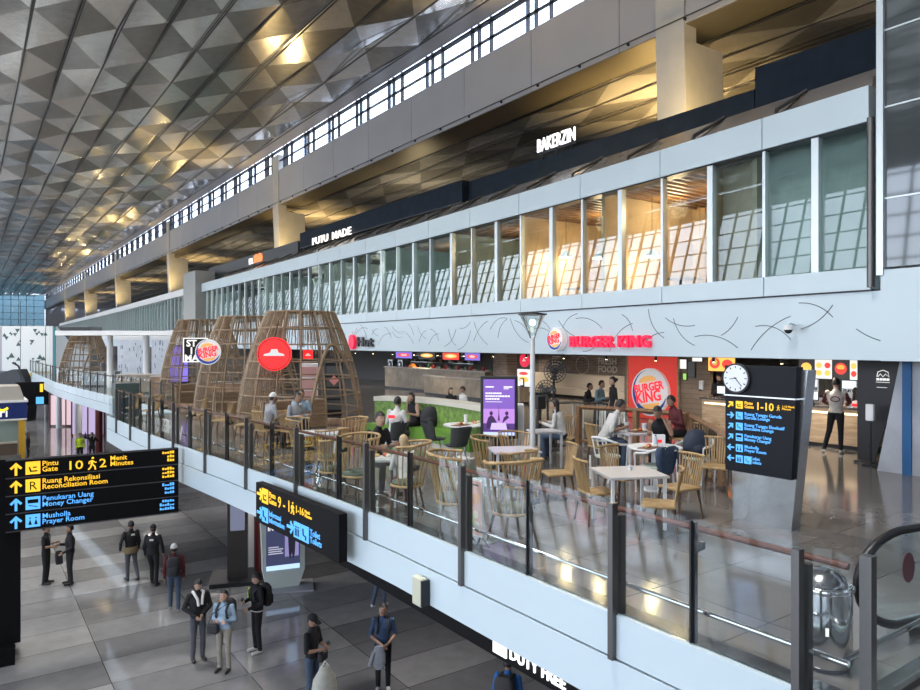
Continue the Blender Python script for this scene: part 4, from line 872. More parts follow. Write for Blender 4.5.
arrow(t, .062*Ls, z_l, Hs*.36, CYA, -90); picto(t, .135*Ls, z_l, Hs*.36, CYA, 'chair'); text('words', 'Informasi\nInformation', Hs*.19, CYA, t, (.19*Ls, -.006, z_l+.02), ext=.003, off=.001)
arrow(t, .47*Ls, z_l, Hs*.36, CYA, -90); picto(t, .555*Ls, z_l, Hs*.36, CYA, 'people'); picto(t, .645*Ls, z_l, Hs*.36, CYA, 'chair'); text('words', 'Toilet\nToilets', Hs*.20, CYA, t, (.70*Ls, -.006, z_l+.02), ext=.003, off=.001)
# cream floodlight box under the edge
fe2 = lambda y: ex(y)-.22
y = ycurve(410, fe2); t = thing('wall_luminaire', 'cream box light fixed to the lower edge of the white balcony band', 'light', (ex(y)-.02, y, -.62), W-.0)
MB().box(-.09, .13, -.12, -.02, -.22, .15, bev=.02).build('housing', mat('cream_plastic', (.55, .55, .42), .5), t); MB().box(.13, .16, -.12, -.0, -.2, .13).build('side_plate', DARK, t); MB().box(-.04, .08, -.02, .02, -.1, .05).build('bracket', DARK, t)
# duty free band under the slab
t = thing('shop_sign', 'black band with white DUTY FREE letters under the balcony edge', 'sign', (5.55, 0, 0), W)
MB().box(-20, -3, 0, .1, -1.46, -.84).build('band', SBK, t)
yd = yx(512, 5.55); z_d = EYE-.0
zd = zat(672, dep((5.55, yx(535, 5.55))))
text('letters', 'DUTY FREE', .20, emis('white_sign', (1, 1, 1), 1.6), t, (-yx(510, 5.55), -.01, -1.37), ext=.01, off=.002)
MB().box(-yx(494, 5.55), -yx(507, 5.55), -.02, 0, -1.40, -1.22).build('logo_plate', emis('white_sign', (1, 1, 1), 1.6), t)
# lower level structure below the balcony
t = thing('steel_pillar', 'dark steel pillar with screen and square plinth under the balcony', 'pillar', (dp(238, 20.4).x, dp(238, 20.4).y, FL), -.35)
MB().box(-.28, .28, -.3, .3, .12, 3.45).build('shaft', mat('bronze_steel', (.12, .11, .10), .25, .8), t); MB().box(-.75, .75, -.7, .7, 0, .12, bev=.02).build('plinth', DARK, t); MB().box(-.2, .2, -.34, -.3, .9+.6, 3.1).build('screen', emis('dim_screen', (.10, .11, .16), 1), t)
tag(MB().box(-.3, .3, -.2, .2, 0, 3.45).build('white_pillar', WHITEP, None, (dp(251, 21.3).x, dp(251, 21.3).y, FL), -.5), 'white square pillar beside the dark steel pillar', 'pillar')
tag(MB().cyl((0, 0), .2, 0, 3.45, 20).build('maroon_column', mat('maroon', (.14, .02, .02), .4), None, (dp(261, 20.9).x, dp(261, 20.9).y, FL)), 'round maroon column left of the lit advertising totem', 'column')
p = fp(287, 592, FL); t = thing('advertising_totem', 'white rounded advertising totem with a lit picture of a walking figure', 'totem', (p.x, p.y+.3, FL), camface(p)+.15)
w_ = .54
MB().prism([(-w_*.8, 0), (w_*.8, 0), (w_*1.12, .5), (w_*1.12, 2.2), (w_*.9, 2.55), (-w_*.9, 2.55), (-w_*1.12, 2.2), (-w_*1.0, .5)], 0, .35).build('casing', mat('mint_white', (.55, .62, .58), .35), t)
MB().box(-w_*.85, w_*.85, -.02, 0, .55, 2.4).build('display', emis('ad_night', (.035, .04, .09), .8), t); MB().box(-w_*.85, w_*.85, -.03, -.02, .55, .68).build('caption_band', emis('ad_band', (.5, .7, 1), .7), t)
text('words', 'GET\nWALKING\nIN BALI', .16, sw_, t, (-w_*.78, -.04, 1.93), ext=.002, off=.003); b = MB(); [b.box(-.40, (.0, -.04, .0, -.12)[i], -.026, -.02, 1.0+.06*i, 1.025+.06*i) for i in range(4)]; b.build('small_text', emis('ad_text', (.4, .4, .5), .8), t)
MB().box(.05, w_*.8, -.024, -.02, .9, 2.38).build('bright_background', emis('ad_violet', (.20, .18, .36), .8), t)
MB().prism([(.12, 1.55), (.36, 1.55), (.40, 1.95), (.36, 2.12), (.27, 2.16), (.16, 2.12), (.10, 1.95)], -.034, -.024).build('printed_shirt', emis('ad_shirt', (.40, .58, .85), .9), t)
b = MB(); b.prism([(.13, 1.55), (.35, 1.55), (.32, .95), (.27, .8), (.24, 1.0), (.20, .8), (.16, .95)], -.032, -.024); b.build('printed_trousers', emis('ad_black', (.01, .01, .02), 1), t); MB().sphere((.25, -.03, 2.22), .06, .005, .07, n=12).build('printed_head', emis('ad_black', (.01, .01, .02), 1), t)
tag(MB().box(-.8, .8, -.3, .7, 0, .04, bev=.01).build('floor_plate', GREYP, None, (p.x, p.y+.2, FL), camface(p)), 'flat pale base plate under the advertising totem', 'plate')
# back wall of the lower arrivals shops and columns under the far terrace
LW = mat('lower_shop_wall', (.16, .15, .15), .5, noise=.1)
tag(MB().box(13, 13.2, -5, 27, FL, -.8).build('wall_lower', LW), kind='structure'); tag(MB().box(11, 11.2, 27, 200, FL, -.8).build('wall_lower', LW), kind='structure')
lbl = ['nearest the railing corner', 'second towards the far end', 'third towards the far end', 'fourth, beyond the pink shop', 'farthest under the terrace']
for i, (px, d_) in enumerate(((78.5, 47), (59, 57), (47, 66), (99, 44), (68, 62))):
    p = dp(px, d_); tag(MB().cyl((0, 0), .22, 0, 3.48, 18).build('round_column', WHITEP if i < 3 else mat('maroon', (.14, .02, .02), .4), None, (p.x, p.y, FL)), 'round %s column under the far terrace, %s' % ('white' if i < 3 else 'maroon', lbl[i]), 'column')
for i, (px, d_, w_, c_, lab) in enumerate(((66, 58, 2.6, (.75, .55, .6), 'pink lit shop window under the far terrace'), (88, 52, 2.4, (.55, .45, .7), 'violet lit shop window under the far terrace right of the pink one'))):
    p = dp(px, d_); t = thing('shop_window', lab, 'shop window', (p.x, p.y, FL), -TH); MB().box(-w_/2, w_/2, 0, .1, .15, 2.6).build('glazing', emis('shop_glow_%d' % i, c_, .55), t); b = MB(); [b.box(x-.04, x+.04, -.05, .12, 0, 2.8) for x in (-w_/2, 0, w_/2)]; b.box(-w_/2, w_/2, -.05, .12, 2.6, 2.8); b.build('frame', mat('maroon', (.14, .02, .02), .4), t)
for i, (px, py) in enumerate(((103, 448), (96, 442))):
    pass
for Y in (12, 20, 30, 40, 52, 66, 80): area('under_slab_lamp', (ex(min(Y, 99))+2.6, Y, -.86), (0, 0, 0), .6, .6, 26, (1, .93, .88), spread=math.radians(160))
# bank kiosk at the left edge
p = dp(27, 42); t = thing('bank_kiosk', 'bank kiosk with navy fascia and yellow wave at the left edge', 'kiosk', (p.x, p.y, FL), 0)
zf0, zf1 = zat(418, 42)-FL, zat(402, 42)-FL
MB().box(-4.5, 0, 0, 3, zf0, zf1).build('fascia', mat('bank_navy', (.012, .03, .16), .35), t); MB().box(-4.6, .06, -.06, 3.1, zf1, zf1+.12).build('cornice', WHITEP, t); MB().prism([(-4.4, zf1+.12), (-.1, zf1+.12), (-.35, zf1+.95), (-4.4, zf1+.95)], .3, 3).build('roof_box', mat('beige_roof', (.42, .39, .34), .6), t)
MB().box(-4.5, 0, -.05, 3, zf0-.1, zf0).build('lower_trim', WHITEP, t); MB().box(-.42, -.1, -.02, .3, 0, zf0-.1).build('yellow_post', mat('bank_yellow', (.65, .38, .03), .4), t); MB().box(-4.5, -.42, .6, .7, .0, zf0-.1).build('back_panel', mat('pale_aqua', (.45, .62, .64), .4), t); MB().box(-4.5, -.5, -.1, .5, 0, .95).build('counter', mat('kiosk_brown', (.12, .09, .07), .5), t); MB().box(-4.5, -.45, -.15, .55, .95, 1.02).build('worktop', STONE, t)
YW = emis('wave_yellow', (.9, .7, .02), .9); b = MB(); b.tube([(-3+i*.12, -.02, zf1-.32+.12*math.sin(i*.75)) for i in range(18)], .07, 6, flat=.3); b.build('yellow_wave', YW, t)
text('letters', 'mandiri', .72, sw_, t, (-.95, -.01, zf0+.14), align='RIGHT', ext=.01, off=.01)
t = thing('wayfinding_board', 'distant black hanging sign behind the bank kiosk', 'sign', (dp(36, 52).x, dp(36, 52).y, 0), -TH*.3)
MB().box(-1.3, .8, 0, .2, zat(405, 52), zat(382, 52)).build('casing', SBK, t); MB().box(.25, .45, -.01, 0, zat(392, 52), zat(384, 52)).build('yellow_symbol', YEL, t); MB().box(.0, .5, -.01, 0, zat(404, 52), zat(397, 52)).build('blue_symbol', CYA, t)
b = MB(); [b.tube([(x, .1, zat(382, 52)), (x, .1, zat(382, 52)+6)], .02, 5) for x in (-1, .6)]; b.build('suspension_rod', DARK, t)
p = dp(15, 62); t = thing('escalator', 'dark escalator side rising behind the bank kiosk at the far left', 'escalator', (p.x, p.y, FL), -TH); MB().prism([(-4, 0), (1.0, 0), (1.2, 2.5), (.2, 4.6), (-.2, 4.6), (-4, 3.4)], 0, 1.4).build('side_panel', DARK, t); MB().tube([(1.25, 0, 2.6), (.3, 0, 4.9), (-.2, 0, 5.2)], .1, 6).build('handrail', BLACK, t); MB().box(1.4, 4.2, -.1, .0, 4.0, 4.35).build('yellow_strip', mat('dull_yellow', (.5, .36, .05), .5), t)

# ================================================================= TERRACE FURNITURE
# clock totem
t = thing('clock_totem', 'steel information totem with clock and black direction board', 'totem', (9.05, yx(757, 9.05), 0), W)
MB().prism([(-.46, 0), (.43, 0), (.66, 2.2), (-.50, 2.2)], .12, .34).build('steel_body', STEEL, t)
MB().prism([(-.50, .72), (.50, .72), (.56, 1.80), (-.50, 1.80)], 0, .12).build('direction_board', mat('board_black', (.010, .012, .016), .6, spec=.2), t)
MB().prism([(-.50, 1.82), (.56, 1.82), (.575, 2.24), (-.50, 2.24)], -.01, .16).build('clock_box', mat('board_black', (.010, .012, .016), .6, spec=.2), t)
MB().prism([(-.52, 1.80), (.56, 1.80), (.56, 1.82), (-.52, 1.82)], -.01, .2).build('steel_trim', CHROME, t)
ck = MB().prism([(-.30+.215*math.cos(2*PI*i/40), 2.06+.215*math.sin(2*PI*i/40)) for i in range(40)], -.05, -.01).build('clock_rim', BLACK, t)
cf = MB().prism([(-.30+.19*math.cos(2*PI*i/40), 2.06+.19*math.sin(2*PI*i/40)) for i in range(40)], -.056, -.05).build('clock_face', mat('clock_white', (.72, .76, .78), .4), ck)
b = MB()
for i in range(12):
    a = 2*PI*i/12; b.prism([(-.30+r_*math.sin(a)+w__*math.cos(a), 2.06+r_*math.cos(a)-w__*math.sin(a)) for r_, w__ in ((.145, .006), (.175, .006), (.175, -.006), (.145, -.006))], -.059, -.056)
for a, r_ in ((math.radians(262), .10), (math.radians(138), .15)): b.prism([(-.30+q*math.sin(a)+w__*math.cos(a), 2.06+q*math.cos(a)-w__*math.sin(a)) for q, w__ in ((-.02, .006), (r_, .004), (r_, -.004), (-.02, -.006))], -.061, -.058)
b.build('clock_marks', BLACK, ck)
lines = [(-45, YEL, 'seat', 'Pintu\nGates'), (-90, CYA, 'chair', 'Ruang Tunggu Garuda\nGaruda Lounge'), (-45, CYA, 'chair', 'Ruang Tunggu Eksekutif\nExecutive Lounge'), (-45, CYA, 'money', 'Penukaran Uang\nMoney Changer'), (90, CYA, 'pray', 'Musholla\nPrayer Room'), (90, CYA, 'people', '     Toilet\n     Toilets')]
for k, (a, m_, pk, s_) in enumerate(lines):
    z = 1.68-k*.155; arrow(t, -.41, z, .11, m_, a); picto(t, -.27, z, .105, m_, pk); text('words', s_, .062, m_, t, (-.19, -.006, z+.012), ext=.002, off=.001)
picto(t, -.14, 1.68-5*.155, .105, CYA, 'chair'); text('words', '1-10', .15, YEL, t, (-.02, -.006, 1.63), ext=.002, off=.002); walker(t, .32, 1.68, .08, YEL); text('words', '1-10 Menit\nMinutes', .04, YEL, t, (.37, -.006, 1.69), ext=.002)
# advertising screen
p = dp(499, 13.5); t = thing('advertising_screen', 'tall black framed screen with purple evening picture beside the green booth', 'screen', (p.x, p.y, 0), camface(p)-.05)
MB().box(-.36, .36, 0, .1, .72, 1.93, bev=.02).build('frame', BLACK, t); MB().box(-.3, .3, -.01, 0, .80, 1.87).build('display', emis('purple_sky', (.16, .08, .36), .9), t); MB().box(-.3, .3, -.012, -.01, 1.02, 1.30).build('picture', emis('mauve_glow', (.40, .20, .55), .8), t); MB().box(-.3, .3, -.012, -.01, .86, 1.02).build('dark_foreground', emis('dusk_ground', (.07, .03, .16), .8), t)
MB().box(-.3, .3, -.015, -.01, .79, .85).build('caption_band', emis('pale_band', (.45, .55, .8), .8), t)
dkm = emis('dusk_silhouette', (.03, .012, .06), 1)
for x, g_ in ((-.15, 1), (.15, -1)):
    b = MB(); b.prism([(x-.09, .92), (x+.08, .92), (x+.09*g_+.02, 1.04), (x+.05, 1.14), (x, 1.18), (x-.06, 1.13), (x-.09, 1.02)], -.017, -.012); b.sphere((x, -.015, 1.215), .034, .004, .04, n=12); b.build('diner_silhouette', dkm, t)
b = MB(); b.prism([(-.025, 1.06), (-.008, 1.08), (.0, 1.08), (.018, 1.06), (.004, 1.2), (-.003, 1.40), (-.010, 1.2)], -.014, -.012); b.build('tower_silhouette', dkm, t); MB().prism([(-.17, .90), (.16, .90), (.13, 1.03), (-.14, 1.03)], -.018, -.012).build('table_picture', emis('pink_table', (.45, .35, .7), .9), t)
b = MB(); b.box(-.26, -.1, -.012, -.01, 1.71, 1.735); b.box(.09, .26, -.012, -.01, 1.71, 1.735); b.box(.09, .19, -.012, -.01, 1.68, 1.695)
rr = random.Random(4)
for r_, z in enumerate((1.585, 1.53, 1.475)):
    x = -.26
    while x < (.03, .17, -.02)[r_]: w__ = rr.uniform(.02, .05); b.box(x, x+w__, -.012, -.01, z, z+.03); x += w__+.008
b.box(-.26, .06, -.012, -.01, 1.43, 1.44); b.build('small_lettering', sw_, t)
MB().box(-.12, .12, .0, .1, .06, .72).build('stand_post', BLACK, t); MB().box(-.33, .33, -.15, .28, 0, .06, bev=.01).build('base', BLACK, t)
tag(MB().box(-.09, .09, 0, .35, 0, 1.35, bev=.02).build('side_panel', WHITEP, None, (dp(519.5, 13.9).x, dp(519.5, 13.9).y, 0), camface(p)), 'cream upright panel directly right of the purple screen', 'panel')
# lamp post
p = dp(532.5, 13.0); t = thing('lamp_post', 'slender white lamp post with a conical glass head in front of the white fascia', 'street lamp', (p.x, p.y, 0))
zt2 = zat(314, 13)
MB().cyl((0, 0), .055, 0, zt2-.45, 14, r1=.045).build('pole', mat('pole_white', (.6, .62, .62), .35), t); MB().lathe([(.10, 0), (.1, .04), (.06, .08)], n=16).build('base', STEEL, t)
MB().lathe([(.05, zt2-.4), (.24, zt2-.02)], n=20, cap=False).build('glass_cone', GL_C, t); MB().lathe([(.27, zt2-.02), (.27, zt2+.0), (.05, zt2+.04)], n=24).build('cap', DARK, t); MB().sphere((0, 0, zt2-.16), .06).build('bulb', emis('lamp_cream', (1, .9, .6), 4), t)
b = MB(); [b.tube([(.05*math.cos(a), .05*math.sin(a), zt2-.45), (.24*math.cos(a), .24*math.sin(a), zt2-.02)], .01, 5) for a in (0, PI/2, PI, 3*PI/2)]; b.build('cage', STEEL, t)
# pedestal fans
for (px, py, d_, R, lab) in ((555, 371, 17.5, .29, 'black pedestal fan with round cage in front of the brick wall'), (546, 391, 16.8, .26, 'second black fan head, lower and left of the first')):
    p = dp(px, d_); z = zat(py, d_); t = thing('pedestal_fan', lab, 'fan', (p.x, p.y, 0), camface(p)+(.3 if R > .27 else -.4))
    b = MB()
    for rr_ in (R, R*.75, R*.5, R*.25): b.tube([(rr_*math.cos(2*PI*i/26), -.08+.06*(rr_/R), z+rr_*math.sin(2*PI*i/26)) for i in range(26)], .009, 4, closed=True)
    for i in range(18): a = 2*PI*i/18; b.tube([(0, -.09, z), (R*math.cos(a), -.02, z+R*math.sin(a)), (0, .1, z)], .006, 3)
    b.build('cage', BLACK, t); b = MB()
    for k in range(3): a = 2*PI*k/3; b.prism([(0, z), (R*.85*math.cos(a), z+R*.85*math.sin(a)), (R*.85*math.cos(a+.8), z+R*.85*math.sin(a+.8))], 0, .012)
    b.build('blades', mat('fan_grey', (.1, .1, .11), .4), t); MB().sphere((0, .1, z), .09, .12, .09).build('motor', BLACK, t); MB().cyl((0, .1), .03, .03, z, 10).build('pole', BLACK, t); MB().cyl((0, .1), .28, 0, .03, 20).build('base', BLACK, t)
p = dp(539, 15.6); t = thing('black_stanchion', 'thick black post with box under the lower fan head', 'post', (p.x, p.y, 0)); MB().cyl((0, 0), .06, .04, 1.25, 12).build('pole', BLACK, t); MB().box(-.12, .12, -.1, .1, 1.1, 1.4, bev=.02).build('box', BLACK, t); MB().cyl((0, 0), .2, 0, .04, 16).build('base', BLACK, t)
# low timber fence of the burger terrace
def fence(lab, pts, h=.95):
    t = thing('timber_fence', lab, 'fence', (pts[0].x, pts[0].y, 0)); o_ = Vector((pts[0].x, pts[0].y, 0))
    for a, c in zip(pts, pts[1:]):
        A, C_ = a-o_, c-o_; MB().tube([(A.x, A.y, h), (C_.x, C_.y, h)], .06, 4).build('top_rail', WOODB, t); MB().tube([(A.x, A.y, .1), (C_.x, C_.y, .1)], .04, 4).build('bottom_rail', WOODB, t)
        n = max(2, int((C_-A).length/.5)); b = MB()
        for i in range(1, n): q = A.lerp(C_, i/n); b.tube([(q.x, q.y, .1), (q.x, q.y, h-.3)], .012, 4)
        b.build('infill_rods', DARK, t)
        MB().add([(A.x, A.y, .14), (C_.x, C_.y, .14), (C_.x, C_.y, h-.06), (A.x, A.y, h-.06)], [(0, 1, 2, 3)]).build('glass_infill', GL_C, t)
    for q in pts: q = q-o_; MB().box(q.x-.06, q.x+.06, q.y-.06, q.y+.06, 0, h+.03).build('post', WOODB, t)
fence('brown timber fence with glass running before the red burger panel', [dp(579, 17.8), dp(636, 16.9), dp(688, 15.9)])
fence('brown timber fence sloping towards the clock totem', [dp(691, 15.6), dp(722, 12.6), dp(742, 10.9)])
# green booth
gA, gM, gB = dp(379, 19.0), dp(432, 18.9), dp(487, 15.9)
def bez(u): return gA*(1-u)**2+gM*2*u*(1-u)+gB*u**2
t = thing('booth_sofa', 'long curved green leaf-patterned booth with cream top', 'sofa'); n_ = 14
GRN = mat('booth_green', (.15, .26, .05), .55, noise=.45, nscale=9); CRM = mat('cream_top', (.56, .53, .45), .4)
def band(off0, off1, z0, z1):
    b = MB()
    for i in range(n_):
        P, Q = bez(i/n_), bez((i+1)/n_); d_ = (gB-gA).normalized(); nn = Vector((d_.y, -d_.x, 0)); nn = -nn if nn.dot(P) > 0 else nn   # towards the viewer side
        b.add([P+nn*off0+Vector((0, 0, z0)), P+nn*off1+Vector((0, 0, z0)), Q+nn*off1+Vector((0, 0, z0)), Q+nn*off0+Vector((0, 0, z0)), P+nn*off0+Vector((0, 0, z1)), P+nn*off1+Vector((0, 0, z1)), Q+nn*off1+Vector((0, 0, z1)), Q+nn*off0+Vector((0, 0, z1))], [(0, 3, 2, 1), (4, 5, 6, 7), (0, 1, 5, 4), (2, 3, 7, 6), (1, 2, 6, 5), (3, 0, 4, 7)])
    return b
band(0, .14, 0, 1.02).build('backrest', GRN, t); band(-.25, .18, 1.02, 1.14).build('cream_ledge', CRM, t); band(.14, .55, .14, .44).build('seat', mat('seat_green', (.13, .29, .035), .5), t); band(.18, .53, 0, .14).build('plinth', CRM, t)
# ---- chairs
def spindle_chair(lab, group=None):
    t = thing('spindle_chair', lab, 'chair', (0, 0, 0), 0)      # faces -Y, back at +Y
    s = MB(); s.lathe([(.22, .40), (.245, .43), (.24, .47), (.15, .50)], n=20, sy=.95); s.build('seat', mat('olive_cushion', (.10, .12, .09), .7), t)
    b = MB(); b.tube([(.25*math.cos(2*PI*i/20), .24*math.sin(2*PI*i/20), .41) for i in range(20)], .02, 6, closed=True); b.build('seat_ring', WOODC, t)
    top = []
    for i in range(17):
        a = math.radians(-25+i*230/16); top.append((.36*math.cos(a), .33*math.sin(a)+.04, 1.02+.04*math.sin(max(0, a)) if True else 0))
    b = MB(); b.tube(top, .021, 7); b.build('top_rail', WOODC, t)
    b = MB()
    for i in range(15):
        a = math.radians(-20+i*220/14); b.tube([(.245*math.cos(a), .235*math.sin(a), .42), (.30*math.cos(a), .285*math.sin(a)+.01, .70), (.36*math.cos(a), .33*math.sin(a)+.04, 1.02+.04*math.sin(max(0, a)))], .0115, 5)
    b.build('spindles', WOODC, t)
    for sx2, sy2 in ((1, 1), (-1, 1), (1, -1), (-1, -1)): MB().tube([(.15*sx2, .15*sy2, .41), (.23*sx2, .22*sy2, 0)], [.02, .014], 7).build('leg', mat('leg_walnut', (.09, .055, .03), .5), t)
    return t
def slat_chair(lab):
    t = thing('rattan_chair', lab, 'chair')
    MB().box(-.23, .23, -.22, .22, .42, .46, bev=.015).build('seat', WOODC, t)
    b = MB()
    for i in range(11):
        x = -.2+i*.04; c_ = .05*(1-(x/.2)**2); b.tube([(x*.95, .2, .45), (x*1.2, .26+c_, .90-.02*abs(x)/.2)], .0105, 5)
    b.build('back_slats', WOODC, t); MB().tube([(x*1.25, .26+.05*(1-(x/.2)**2), .91) for x in [-.21+.042*i for i in range(11)]], .02, 6).build('top_rail', WOODC, t)
    for sx2, sy2 in ((1, 1), (-1, 1), (1, -1), (-1, -1)): MB().tube([(.19*sx2, .18*sy2, .43), (.24*sx2, .24*sy2, 0)], [.02, .014], 7).build('leg', MATS['leg_walnut'], t)
    return t
def white_chair(lab):
    t = thing('white_armchair', lab, 'chair'); m_ = mat('white_tube', (.72, .74, .74), .35)
    MB().lathe([(.23, .43), (.24, .45), (.22, .47)], n=20).build('seat', mat('pale_mint', (.45, .52, .46), .5), t)
    MB().tube([(-.3, -.2, .68)]+[(.31*math.cos(a), .28*math.sin(a), .70+.12*math.sin(a)) for a in [math.radians(180-i*18) for i in range(11)]]+[(.3, -.2, .68)], .022, 7).build('arm_hoop', m_, t)
    b = MB(); [b.tube([(x, .2, .45), (x*1.1, .27, .80)], .014, 5) for x in (-.12, 0, .12)]; b.build('back_splat', m_, t)
    for sx2, sy2 in ((1, 1), (-1, 1), (1, -1), (-1, -1)): MB().tube([(.29*sx2, .2*sy2-.02, .68 if sy2 < 0 else .44), (.24*sx2, .22*sy2, 0)], .018, 6).build('leg', m_, t)
    return t
def shell_chair(lab):
    t = thing('shell_chair', lab, 'chair'); m_ = mat('charcoal_shell', (.045, .05, .05), .55)
    b = MB(); b.lathe([(.08, .42), (.2, .43), (.235, .47)], n=18); b.loft([[(.235*math.cos(a)*(1+.08*k), .235*math.sin(a)*(1+.08*k)+.02*k, .47+.12*k) for a in [math.radians(10+i*160/12) for i in range(13)]]+[] for k in range(4)], cap=False); b.build('shell', m_, t)
    for sx2, sy2 in ((1, 1), (-1, 1), (1, -1), (-1, -1)): MB().tube([(.1*sx2, .1*sy2, .42), (.2*sx2, .2*sy2, 0)], .012, 6).build('leg', STEEL, t)
    return t
def table(name, lab, p, rz=0, kind='sq', sx2=.7, sy2=.7, top=None, h=.75):
    t = thing(name, lab, 'table', (p.x, p.y, 0), rz); m_ = top or mat('table_grey', (.50, .50, .49), .3, noise=.05)
    if kind == 'sq':
        MB().box(-sx2/2, sx2/2, -sy2/2, sy2/2, h-.035, h, bev=.006).build('table_top', m_, t)
        for a in (-1, 1):
            for c in (-1, 1): MB().box(a*(sx2/2-.05)-.02, a*(sx2/2-.05)+.02, c*(sy2/2-.05)-.02, c*(sy2/2-.05)+.02, 0, h-.035).build('leg', WHITEP, t)
    else:
        MB().lathe([(sx2/2-.01, h-.03), (sx2/2, h-.015), (sx2/2-.01, h)], n=28).build('table_top', m_, t); MB().cyl((0, 0), .03, .02, h-.03, 12).build('leg', WHITEP, t); MB().lathe([(.25, 0), (.25, .015), (.04, .04)], n=24).build('base', WHITEP, t)
    return t
proto = {}
def put(kind, lab, p, yaw, s_=1.0):
    if kind not in proto: proto[kind] = {'sp': spindle_chair, 'sl': slat_chair, 'wh': white_chair, 'sh': shell_chair}[kind](lab); o = proto[kind]; o.location = (p.x, p.y, 0); o.rotation_euler = (0, 0, yaw)
    else: o = dup(proto[kind], (p.x, p.y, 0), yaw, lab)
    o['group'] = {'sp': 'tall spindle chairs on the terrace', 'sl': 'rattan slat chairs on the terrace', 'wh': 'white tube armchairs', 'sh': 'charcoal shell chairs'}[kind]
    o.scale = (s_, s_, s_); return o
def toward(p, q): d_ = q-p; return math.atan2(d_.x, -d_.y)       # yaw so that local -Y points at q
T1 = dp(628, 9.9); T2 = dp(514, 12.0); T3 = dp(480, 9.15); T4 = dp(655, 12.3); T5 = dp(637, 14.4); T6 = fp(382, 505); T7 = dp(464, 15.7); T8 = dp(545, 14.6); T9 = dp(318, 14.3)
table('dining_table', 'square grey-topped table standing alone in front, nearest the railing post', T1, -.45, 'sq', .85, .85)
table('dining_table', 'pale square table below the purple screen among spindle chairs', T2, -.45, 'sq', .8, .7, mat('table_pale', (.60, .58, .62), .3))
table('round_table', 'small round glass-topped table behind the menu card by the railing', T3, 0, 'r', .62, 0, mat('mint_glass', (.42, .55, .54), .15))
table('round_table', 'round white table crowded with drinks where the woman in black rests her head', T4, 0, 'r', .95, 0, WHITEP)
table('dining_table', 'square pale table where the man in the white shirt eats', T5, -.3, 'sq', .8, .7, mat('table_pale', (.60, .58, .62), .3))
table('dining_table', 'small table in front of the dark-haired man near the left railing', T6, -.5, 'sq', .5, .5)
table('round_table', 'round white table with food beside the green booth', T7, 0, 'r', .95, 0, WHITEP)
table('dining_table', 'small pale table left of the lamp post in the burger terrace', T8, -.3, 'sq', .6, .6, mat('table_pale', (.60, .58, .62), .3))
table('dining_table', 'pale table beside the nearest rattan dome', T9, -.5, 'sq', .8, .8, mat('table_pale', (.60, .58, .62), .3))
def P(px, py): return fp(px, py)
# yaw pictured: chairs whose back is towards the railing face away from the hall
CH = [('sp', 'tall spindle chair at the railing seen from behind, holding the blond visitor', P(407, 511), -2.3, 1.0), ('sp', 'tall spindle chair left of the dark-haired man at the railing', P(357, 500), -1.2, 1.0),
      ('sp', 'tall spindle chair with grey-green cushion left of the menu card', P(455, 531), -1.9+PI-.3, 1.02), ('sp', 'large spindle chair right of the menu card, nearest the railing', P(512, 545), -3.3, 1.05),
      ('sp', 'spindle chair left of the pale table below the purple screen', P(489, 488), .6, .86), ('sp', 'spindle chair behind the pale table below the purple screen', P(516, 482), .1, .86),
      ('sp', 'spindle chair in front of the pale table, back to the viewer', P(517, 508), -3.0, .86), ('sl', 'rattan chair between the lamp post and the pale table', P(557, 500), -2.0, 1.0),
      ('sl', 'rattan chair left of the lone grey table', P(597, 522), 1.2, 1.0), ('sl', 'rattan chair behind the lone grey table', P(622, 505), .1, 1.0),
      ('sl', 'rattan chair in front right of the lone grey table, nearest the railing', P(659, 537), -2.5, 1.0), ('sl', 'rattan chair right of the lone grey table, behind the nearest one', P(679, 517), -1.7, 1.0),
      ('sl', 'rattan chair carrying the man in the white shirt', P(602, 468), 1.3, 1.0), ('sl', 'rattan chair behind the maroon-shirted person', P(683, 458), -1.4, 1.0), ('sl', 'rattan chair against the sloping timber fence, left one', P(703, 470), -1.2, 1.0), ('sl', 'rattan chair against the sloping timber fence, nearer the totem', P(716, 492), -1.2, 1.0),
      ('sl', 'rattan stool chair of the person in the white top left of the fans', P(563, 458), -1.0, 1.0), ('sl', 'rattan chair left of the lamp post near the side panel', P(528, 470), 1.0, 1.0),
      ('wh', 'white tube armchair left of the crowded round table', P(608, 480), 1.5, 1.0), ('wh', 'white tube armchair in front of the crowded round table with a jacket on it', P(655, 492), -3.0, 1.0), ('wh', 'white tube armchair right of the crowded round table holding a dark backpack', P(696, 482), -1.5, 1.0),
      ('sh', 'charcoal shell chair of the man in the printed white shirt', P(393, 459), -2.6, 1.0), ('sh', 'charcoal shell chair left of the round booth table', P(436, 459), 1.2, 1.0), ('sh', 'charcoal shell chair in front of the round booth table', P(456, 467), -2.9, 1.0),
      ('sp', 'spindle chair left of the table beside the nearest dome', P(302, 462), .9, .9), ('sp', 'spindle chair in front of the table beside the nearest dome', P(330, 478), -2.8, .9), ('sp', 'spindle chair right of the table beside the nearest dome', P(352, 462), -1.5, .9), ('sp', 'spindle chair just inside the railing left of the small table', P(332, 492), -2.5, .9)]
for k, l, p, yaw, s_ in CH: put(k, l, p, yaw, s_)
# far seating beyond the domes
FS = [(278, 447, 'right front of the nearest dome'), (246, 441, 'below the middle dome'), (222, 436, 'below the middle dome further left'), (196, 430, 'below the leftmost large dome'), (150, 424, 'before the long display counter'), (132, 421, 'farther left before the display counter')]
for px, py, l in FS: put('sl', 'rattan chair on the terrace '+l, fp(px, py), -2.2, 1.0)
